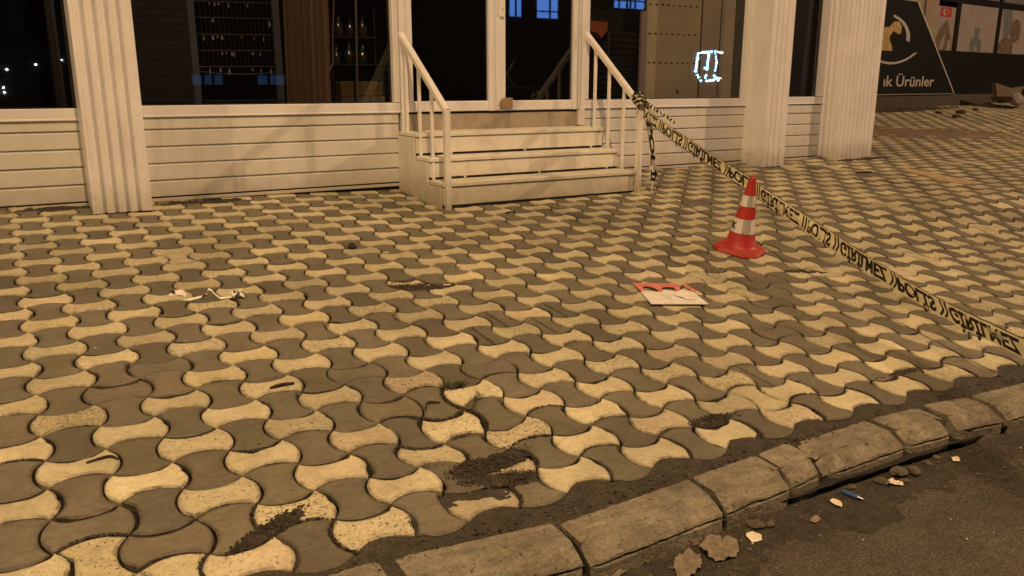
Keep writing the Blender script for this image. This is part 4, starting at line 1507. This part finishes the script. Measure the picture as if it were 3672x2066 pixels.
# ================================================================== THINGS INSIDE THE SHOP
# wire display rack
rk = empty('display_rack', (0, 0, 0), 'dark wire display rack with hanging crystals behind the left window', 'rack')
ry_ = 4.25
for xx, xw in ((1.055, 1.115), (1.690, 1.745)):
    P('upright', rk, MB().box(xx, xw, ry_ - .02, ry_ + .02, 0.86, 2.6, c=.004), 'wire' if False else simple('blue grey upright', (0.13, 0.14, 0.18), 0.5, 0.1))
for z in (1.228, 1.347, 1.465, 1.585, 1.70, 1.82):
    P('wire', rk, MB().tube([(1.10, ry_, z), (1.70, ry_, z + .01)], .0028, 5), 'wire')
P('wire', rk, MB().tube([(1.10, ry_ - .05, 1.195), (1.25, ry_ - .09, 1.178), (1.42, ry_ - .1, 1.174), (1.58, ry_ - .09, 1.182), (1.70, ry_ - .05, 1.20)], .003, 5), 'wire')
for q in range(17):
    x = 1.16 + q * .033
    P('wire', rk, MB().tube([(x, ry_ - .006, 1.23), (x - .004, ry_ - .006, 1.84)], .0013, 4), 'wire')
P('lower_shelf', rk, MB().box(1.11, 1.69, ry_ - .15, ry_ + .15, 0.97, 0.985), 'dark_wall')
rg = random.Random(4)
for q in range(26):
    x = rg.uniform(1.14, 1.68); z = rg.choice([1.228, 1.347, 1.465, 1.585, 1.70]); s_ = rg.uniform(.008, .016); l = rg.uniform(.02, .06)
    P('pendant', rk, MB().lathe([(.001, 0), (s_ * .5, -l * .4), (s_ * .6, -l * .8), (.001, -l)], 6, x, ry_ - .02), 'crystal').location = (0, 0, z - .004)

# dark roller blind in the same window, left
bd_ = empty('roller_blind', (0, 0, 0), 'dark slatted blind behind the left part of the middle window', 'blind')
for q in range(34):
    P('slat', bd_, MB().box(0.62, 1.03, 4.02, 4.026, 0.97 + q * .05, 0.97 + q * .05 + .047), 'dark_panel')

# brown curtain
cu = MB(); vs = []; N = 96
for q in range(N + 1):
    t = q / N; x = 1.755 + 0.36 * t; f_ = 0.022 * math.sin(t * 40) + 0.012 * math.sin(t * 17 + 1)
    vs += [(x - .015, 4.15 + f_, 0.93), (x, 4.15 + f_ * 1.1, 1.7), (x + .02, 4.15 + f_, 2.6)]
cu.add(vs, [(3 * q + e, 3 * q + e + 1, 3 * q + e + 4, 3 * q + e + 3) for q in range(N) for e in (0, 1)])
ct_ = empty('curtain', (0, 0, 0), 'brown pleated curtain hanging behind the middle window', 'curtain')
cu.build('cloth', 'brown_curtain', ct_, True, None)
rbn = MB().tube([(2.152, 4.12, 2.4), (2.15, 4.12, 1.75), (2.125, 4.12, 1.45), (2.118, 4.12, 1.26), (2.075, 4.11, 1.195)], .006, 6)
rbn.build('cord', simple('pink cord', (0.22, 0.12, 0.10), .6), ct_)
tag(MB().tube([(2.30, 4.10, 0.93), (2.346, 4.10, 2.6)], .009, 8).build('display_pole', 'wire'), 'thin pole standing behind the middle window', 'pole')

# glass vases on two shelves, seen dimly
for q, (x, z, s_) in enumerate([(2.28, 1.49, 1.0), (2.38, 1.49, .9), (2.49, 1.49, 1.05), (2.25, 1.27, .9), (2.36, 1.27, 1.1), (2.48, 1.27, 1.0)]):
    v_ = MB().lathe([(.02 * s_, 0), (.035 * s_, .02 * s_), (.040 * s_, .06 * s_), (.018 * s_, .11 * s_), (.012 * s_, .15 * s_), (.020 * s_, .165 * s_)], 14)
    o = v_.build('vase', simple('smoky glass %d' % q, (0.06, 0.05, 0.042), .12, .5, 30), None, True, 30); o.location = (x, 4.42, z)
    tag(o, ['leftmost vase', 'middle vase', 'rightmost vase'][q % 3] + (' on the upper' if q < 3 else ' on the lower') + ' glass shelf behind the middle window', 'vase', 'vases in the middle window')
sv = empty('glass_shelves', (0, 0, 0), 'small shelf unit with pale shelves behind the middle window', 'shelf')
for z in (1.48, 1.26):
    P('shelf', sv, MB().box(2.20, 2.60, 4.36, 4.48, z, z + .008), 'crystal' if False else simple('pale shelf', (0.07, 0.06, 0.05), .4))
for x in (2.205, 2.59):
    P('upright', sv, MB().box(x, x + .01, 4.41, 4.43, 0.86, 1.72), 'dark_wall')
tag(MB().box(2.235, 2.60, 4.30, 4.44, 1.005, 1.125, c=.004).build('storage_box', 'mustard'), 'mustard coloured box on the floor behind the middle window', 'box')
tag(MB().box(2.225, 2.61, 4.26, 4.44, 0.862, 1.0, c=.004).build('low_plinth', simple('pale plinth', (0.22, 0.18, 0.13), .8)), 'pale low plinth under the mustard box', 'plinth')
bn = empty('waste_bin', (0, 0, 0), 'black bin at the right edge of the middle window', 'bin')
P('body', bn, MB().box(2.63, 2.73, 4.26, 4.38, 0.862, 1.20, c=.006), 'dark_wall')
P('rim', bn, MB().box(2.624, 2.736, 4.254, 4.386, 1.21, 1.232, c=.004), simple('grey rim', (0.16, 0.16, 0.16), .4))

# right bay: display boards, stacked chairs
bb = empty('dotted_board', (0, 0, 0), 'beige board with three rows of small dark slots behind the right window', 'board')
P('board', bb, MB().box(5.215, 5.905, 4.0, 4.02, 0.90, 2.6), 'board_beige')
P('edge', bb, MB().box(5.14, 5.208, 3.985, 4.02, 0.90, 1.78, c=.004), simple('mauve edge', (0.24, 0.19, 0.18), .7))
rg = random.Random(6)
for z in (1.306, 1.578, 1.846, 2.11):
    for q in range(9):
        x = 5.238 + q * .073 + rg.uniform(-.006, .006)
        w_ = rg.uniform(.018, .030)
        P('slot', bb, MB().box(x, x + w_, 3.9965, 4.0005, z - rg.uniform(.005, .009), z + rg.uniform(.003, .009)), 'dark_panel')
P('dark_spot', bb, MB().prism([(5.612, 1.05), (5.628, 1.055), (5.652, 1.02), (5.645, 1.008), (5.63, 1.012)], 3.997, 4.0005, 'y'), 'ink')
b3 = empty('tall_panel', (0, 0, 0), 'grey beige tall panel beside the dotted board behind the right window', 'panel')
P('panel', b3, MB().box(5.918, 6.40, 4.03, 4.05, 0.90, 2.6), 'board_grey')
P('edge', b3, MB().box(5.906, 5.916, 3.99, 4.05, 0.90, 2.6), simple('brown edge', (0.10, 0.065, 0.04), .6))
P('fold', b3, MB().box(6.20, 6.206, 4.024, 4.031, 0.90, 2.6), 'dark_panel')
cs = empty('stacked_chairs', (0, 0, 0), 'tall stack of black chairs behind the right window near the door', 'chairs')
for q in range(13):
    z = 0.87 + q * .058
    P('seat', cs, MB().prism([(4.98, z), (5.0, z + .03), (5.20, z + .045), (5.40, z + .03), (5.42, z)], 4.30, 4.75, 'y'), simple('black seat', (0.020, 0.019, 0.018), .35) if q == 0 else bpy.data.materials['black seat'])
    if q > 6:
        P('backrest', cs, MB().box(5.0, 5.40, 4.72 - .01 * q, 4.75 - .01 * q, z + .05, z + .42, c=.01), bpy.data.materials['black seat'])
for x in (4.99, 5.40):
    P('leg', cs, MB().tube([(x, 4.31, 0.86), (x, 4.30, 1.60)], .011, 6), 'dark_wall')
oc = MB().prism([(4.76, 1.70), (4.98, 1.69), (4.965, 1.60), (4.93, 1.575), (4.90, 1.535), (4.86, 1.58), (4.78, 1.60)], 4.30, 4.36, 'y')
tag(oc.build('orange_cloth', 'orange'), 'orange red cloth hanging behind the right window next to the rail', 'cloth')
tb = empty('round_table', (0, 0, 0), 'dim table with crossed legs inside behind the right door leaf', 'table')
P('top', tb, MB().lathe([(.40, 0), (.41, .02)], 28, 4.4, 5.3), simple('dim top', (0.10, 0.08, 0.06), .4)).location = (0, 0, 1.06)
P('leg', tb, MB().tube([(4.15, 5.2, 0.86), (4.62, 5.35, 1.50)], .012, 6), simple('dim leg', (0.16, 0.14, 0.11), .4))
P('leg', tb, MB().tube([(4.62, 5.2, 0.86), (4.25, 5.35, 1.45)], .010, 6), bpy.data.materials['dim leg'])

# ================================================================== NEIGHBOURING DARK SHOP
FA = Vector((13.81, 7.676, 0.0)); FD = Vector((0.99156, 0.12961, 0)).normalized(); FN = Vector((0.12961, -0.99156, 0))


def fp(t, z, off=0.0):
    p = FA + FD * t + FN * off
    return (p.x, p.y, z)


def fbox(mb, t0, t1, o0, o1, z0, z1, mi=0):
    v = [fp(t0, z0, o0), fp(t1, z0, o0), fp(t1, z0, o1), fp(t0, z0, o1), fp(t0, z1, o0), fp(t1, z1, o0), fp(t1, z1, o1), fp(t0, z1, o1)]
    return mb.add(v, [(0, 3, 2, 1), (4, 5, 6, 7), (0, 1, 5, 4), (1, 2, 6, 5), (2, 3, 7, 6), (3, 0, 4, 7)], mi)


def fpoly(mb, pts, o0, o1, mi=0):
    n_ = len(pts)
    vs = [fp(t, z, o1) for t, z in pts] + [fp(t, z, o0) for t, z in pts]
    return mb.add(vs, [tuple(range(n_)), tuple(range(n_, 2 * n_))[::-1]] + [(i, (i + 1) % n_, n_ + (i + 1) % n_, n_ + i) for i in range(n_)], mi)


ns_ = empty('dark_shop', (0, 0, 0), 'dark neighbouring shop with poster filled windows at the far right', 'building')
P('base_wall', ns_, fbox(MB(), 0.0, 12.0, -0.5, 0.02, 0.3, 1.76), 'black_gloss')
P('upper_wall', ns_, fbox(MB(), -5.0, 12.0, -0.6, -0.1, 0.2, 4.2), 'black_gloss')
P('pilaster', ns_, fbox(MB(), 1.02, 1.86, -0.1, 0.06, 0.5, 4.2), 'beige_wall')
P('pilaster_groove', ns_, fbox(MB(), 1.27, 1.36, 0.0605, 0.063, 0.5, 4.2), 'dark_panel')
P('plinth_step', ns_, fbox(MB(), -3.0, 5.0, 0.0205, 0.10, 0.3, 0.90), 'mortar')
for a, b_ in ((2.70, 2.88), (4.64, 4.79), (6.6, 6.75)):
    P('window_bar', ns_, fbox(MB(), a, b_, -0.05, 0.03, 1.76, 4.2), 'black_gloss')
P('window_bar', ns_, fbox(MB(), 1.87, 12.0, -0.05, 0.028, 2.70, 2.82), 'black_gloss')
for nm, a, b_, z0, z1 in (('upper_pane', 2.89, 4.63, 2.83, 4.1), ('upper_pane', 4.80, 6.59, 2.83, 4.1)):
    P(nm, ns_, fbox(MB(), a, b_, -0.06, 0.005, z0, z1), 'grey_print')


def poster(a, b_, z0, z1, label):
    p = empty('poster', (0, 0, 0), label, 'poster')
    P('sheet', p, fbox(MB(), a, b_, -0.04, 0.012, z0, z1), 'poster')
    return p


p1 = poster(1.93, 2.695, 1.765, 2.60, 'narrow poster with a red flag square and brown rocks, far right')
P('print', p1, fpoly(MB(), [(2.0, 1.77), (1.98, 2.0), (2.12, 2.2), (2.30, 2.32), (2.38, 2.36), (2.45, 2.26), (2.62, 1.98), (2.66, 1.95), (2.66, 1.77)], .012, .015), 'brown_print')
P('print', p1, fpoly(MB(), [(2.15, 1.78), (2.2, 1.95), (2.36, 2.1), (2.32, 1.9), (2.28, 1.78)], .015, .0165), 'poster')
P('print', p1, fpoly(MB(), [(2.46, 1.78), (2.48, 1.95), (2.6, 1.98), (2.62, 1.78)], .015, .0165), 'beige_wall')
fl = P('flag', p1, fpoly(MB(), [(2.05, 2.405), (2.51, 2.405), (2.51, 2.585), (2.05, 2.585)], .012, .0155), 'flag_red')


def arc_pts(cx_, cz_, r, a0, a1, n_=14, sx=1.0):
    return [(cx_ + sx * r * math.cos(math.radians(a0 + (a1 - a0) * q / n_)), cz_ + r * math.sin(math.radians(a0 + (a1 - a0) * q / n_))) for q in range(n_ + 1)]


cres = arc_pts(2.25, 2.495, .058, 55, 305, 16, 1.7) + arc_pts(2.285, 2.495, .046, 300, 60, 14, 1.7)
P('crescent', fl, fpoly(MB(), cres, .0155, .0175), 'sign_white')
star = []
for q in range(10):
    r = .024 if q % 2 == 0 else .010
    star.append((2.375 + 1.7 * r * math.cos(math.pi + q * math.pi / 5), 2.495 + r * math.sin(math.pi + q * math.pi / 5)))
P('star', fl, fpoly(MB(), star, .0155, .0175), 'sign_white')
p2 = poster(2.885, 4.635, 1.765, 2.695, 'wide cream poster showing a small teal bottle, far right')
P('print', p2, fpoly(MB(), [(3.50, 1.775), (3.47, 1.92), (3.52, 2.02), (3.64, 2.04), (3.68, 2.13), (3.62, 2.18), (3.66, 2.24), (3.76, 2.25), (3.84, 2.24), (3.88, 2.17), (3.82, 2.13), (3.84, 2.04), (3.96, 2.02), (4.02, 1.92), (3.98, 1.775)], .012, .015), 'teal')
P('print', p2, fpoly(MB(), arc_pts(3.74, 1.83, .055, 0, 360, 12, 1.8)[:-1], .015, .0165), 'poster')
p3 = poster(4.795, 6.595, 1.765, 2.695, 'poster with dark oval shapes at the right picture edge')
P('print', p3, fpoly(MB(), [(4.86, 2.69), (5.34, 2.69), (5.42, 2.40), (5.25, 2.05), (5.05, 2.10), (4.95, 2.4)], .012, .014), 'grey_print')
P('print', p3, fpoly(MB(), arc_pts(5.62, 2.26, .25, 0, 360, 20, 1.1)[:-1], .014, .0155), 'brown_print')
P('print', p3, fpoly(MB(), arc_pts(5.20, 1.90, .2, 0, 180, 12, 1.9) + [(4.83, 1.775), (5.57, 1.775)], .0155, .017), 'brown_print')

# black triangular board with lettering
sg = empty('sign_board', (0, 0, 0), 'black slanted sign board with white lettering beside the end column', 'sign')
SO = 0.13
P('panel', sg, fpoly(MB(), [(-2.6, 0.93), (2.75, 0.93), (0.87, 2.60), (-2.6, 2.60)], SO - .05, SO), 'black_gloss')
P('trim', sg, fpoly(MB(), [(2.75, 0.93), (2.79, 0.93), (0.90, 2.62), (0.86, 2.60)], SO - .05, SO + .006), 'sign_white')
P('trim', sg, fpoly(MB(), [(-2.6, 0.905), (2.79, 0.905), (2.79, 0.925), (-2.6, 0.925)], SO - .05, SO + .006), 'wire')
P('trim', sg, fpoly(MB(), [(-2.6, 2.605), (0.86, 2.605), (0.86, 2.63), (-2.6, 2.63)], SO - .05, SO + .006), 'sign_white')
tv, tf = text_mesh('\u0131k \u00dcr\u00fcnler', 1.0, 0.012)
xa = min(v[0] for v in tv); xb = max(v[0] for v in tv)
P('lettering', sg, MB().add([fp(-0.06 + (v[0] - xa) / (xb - xa) * 1.93, 1.065 + v[1] * 0.275, SO + .004) for v in tv], tf), 'sign_white')
P('emblem', sg, fpoly(MB(), arc_pts(-0.2, 1.93, .42, 75, -8, 16, 2.2) + arc_pts(-0.2, 1.93, .38, -4, 70, 16, 2.1), SO, SO + .004), 'sign_white')
P('emblem', sg, fpoly(MB(), arc_pts(0.1, 3.6, 2.14, 256, 297, 18) + arc_pts(0.1, 3.62, 2.12, 294, 257, 18), SO, SO + .004), 'sign_white')
P('emblem', sg, fpoly(MB(), [(-0.3, 1.80), (0.0, 1.80), (-0.02, 1.95), (0.10, 2.05), (0.30, 2.00), (0.38, 2.02), (0.38, 2.14), (0.28, 2.22), (0.10, 2.22), (-0.05, 2.12), (-0.3, 2.1)], SO, SO + .004), 'gold')
P('emblem', sg, fpoly(MB(), [(-0.3, 1.70), (0.12, 1.70), (0.10, 1.78), (-0.02, 1.90), (-0.3, 1.92)], SO + .004, SO + .007), 'gold')
bx_ = empty('broken_crate', (0, 0, 0), 'brown broken crate lying before the dark shop wall', 'crate')
P('side', bx_, fpoly(MB(), [(3.30, 1.13), (3.46, 0.86), (4.5, 0.80), (4.74, 1.06), (4.1, 1.02)], .62, .70), 'crate')
P('side', bx_, fpoly(MB(), [(3.46, 0.86), (3.6, 0.76), (4.4, 0.72), (4.5, 0.82)], .56, .98), 'crate')
wbg = rock('plastic_bag', *fp(3.80, 0.80, 0.95), .26, .14, .13, 5.1, 'poster', .2)
tag(wbg, 'crumpled white plastic bag on the pavers before the dark shop', 'bag')
RUB = [(0.6, .9, .06, 'dark rubble lump left of the lettering foot'), (1.25, 1.0, .08, 'largest dark rubble lump below the lettering'), (2.3, .8, .05, 'small dark lump below the right corner of the sign board'), (0.2, 1.4, .07, 'dark rubble lump closest to the end column')]
for q, (t, o_, s_, lb) in enumerate(RUB):
    x, y, _ = fp(t, 0, o_)
    tag(rock('rubble_lump', x, y, gz(x, y) + s_ * .3, s_ * 1.3, s_, s_ * .6, q * 2.3, 'soil'), lb, 'rubble', 'rubble by the dark shop')

# ================================================================== ACROSS THE STREET (seen only as reflections)
OY = -13.0
ob = empty('opposite_building', (0, 0, 0), 'dark building across the street with a few blue lit windows', 'building')
P('wall', ob, MB().box(-30, 45, OY - 0.6, OY - 0.05, -0.5, 9.0), 'facade')


def lit(x0, x1, z0, z1, mv=(), mh=(), mat='blue_win'):
    w = empty('window'); w.parent = ob
    P('pane', w, MB().box(x0, x1, OY - .04, OY - .02, z0, z1), mat)
    for x in mv: P('mullion', w, MB().box(x - .03, x + .03, OY - .019, OY + .01, z0, z1), 'black')
    for z in mh: P('mullion', w, MB().box(x0, x1, OY - .019, OY + .008, z - .02, z + .02), 'black')


lit(13.40, 13.80, 3.15, 4.6, (13.60,))
lit(14.40, 15.16, 3.14, 4.6, (14.86,), (3.34,))
lit(17.45, 18.70, 3.58, 5.0, (17.62, 17.96, 18.10, 18.30), (3.82,))
lit(3.90, 4.66, 1.09, 1.34, (4.17, 4.42), (), 'blue_dim')
lit(5.58, 6.30, 1.09, 1.34, (5.86,), (), 'blue_dim')

nsn = empty('neon_sign', (0, 0, 0), 'blue white neon tube sign on the building across the street', 'neon sign')
STR = [[(21.42, 2.22), (21.13, 2.18), (21.05, 1.52)], [(21.47, 2.21), (21.79, 2.25)], [(21.64, 2.22), (21.60, 1.60), (21.46, 1.70)], [(22.32, 2.21), (21.93, 2.26), (22.05, 1.89), (22.0, 1.56)],
       [(21.15, 1.44), (21.22, 1.33)], [(21.30, 1.24), (21.35, 1.21)], [(21.56, 1.44), (21.53, 1.31)], [(21.58, 1.22), (21.84, 1.24)], [(21.94, 1.44), (21.99, 1.36)], [(21.91, 1.23), (22.10, 1.33), (22.29, 1.32), (22.15, 1.23)]]
for st_ in STR:
    P('tube', nsn, MB().tube([(x, OY + .12, z) for x, z in st_], .034, 6), 'neon')
P('backboard', nsn, MB().box(20.9, 22.5, OY - .03, OY + .03, 1.0, 2.5), 'black_gloss')
for q, (x, z) in enumerate([(-0.18, 1.44), (0.42, 1.55), (0.96, 1.66), (-0.30, 1.03), (-0.30, 0.92)]):
    o = rock('wall_lamp', x, OY + .1, z, .022, .022, .022, q, 'bulb')
    tag(o, ['second', 'third', 'rightmost', 'lower left', 'lowest'][q] + ' tiny white lamp reflected in the leftmost dark window', 'lamp', 'tiny lamps across the street')

# street lamps ---------------------------------------------------------
for q, (x, y, h, pw, colr) in enumerate(LAMPS):
    lp = empty('street_lamp', (x, y, -0.35), ['tall street lamp whose head hangs over the road before the left column', 'tall street lamp down the street to the left', 'tall street lamp down the street to the right'][q], 'street lamp', 'street lamps along the road')
    hz = h + .35
    MB().tube([(0, -3.8, 0), (0, -3.8, 0.5), (0, -3.8, hz - .9)], [.11, .09, .06], 12).build('pole', 'pole', lp, smooth=True)
    MB().tube([(0, -3.8, hz - .95), (0, -3.55, hz - .35), (0, -2.6, hz + .05), (0, -0.25, hz + .16)], .04, 10).build('arm', 'pole', lp, smooth=True)
    MB().box(-.14, .14, -.30, .32, hz + .10, hz + .22, c=.03).build('lamp_head', 'pole', lp)
    MB().box(-.11, .11, -.22, .28, hz + .06, hz + .099, c=.01).build('lens', 'lens', lp)
    ld = bpy.data.lights.new('street_light', 'SPOT')
    ld.energy = pw; ld.color = colr; ld.shadow_soft_size = 0.09
    ld.spot_size = math.radians(168); ld.spot_blend = 0.35
    lo = bpy.data.objects.new('street_light', ld); COL.objects.link(lo); lo.parent = lp
    lo.location = (0, 0.02, hz + .02); lo.rotation_euler = (math.radians(6), 0, 0)
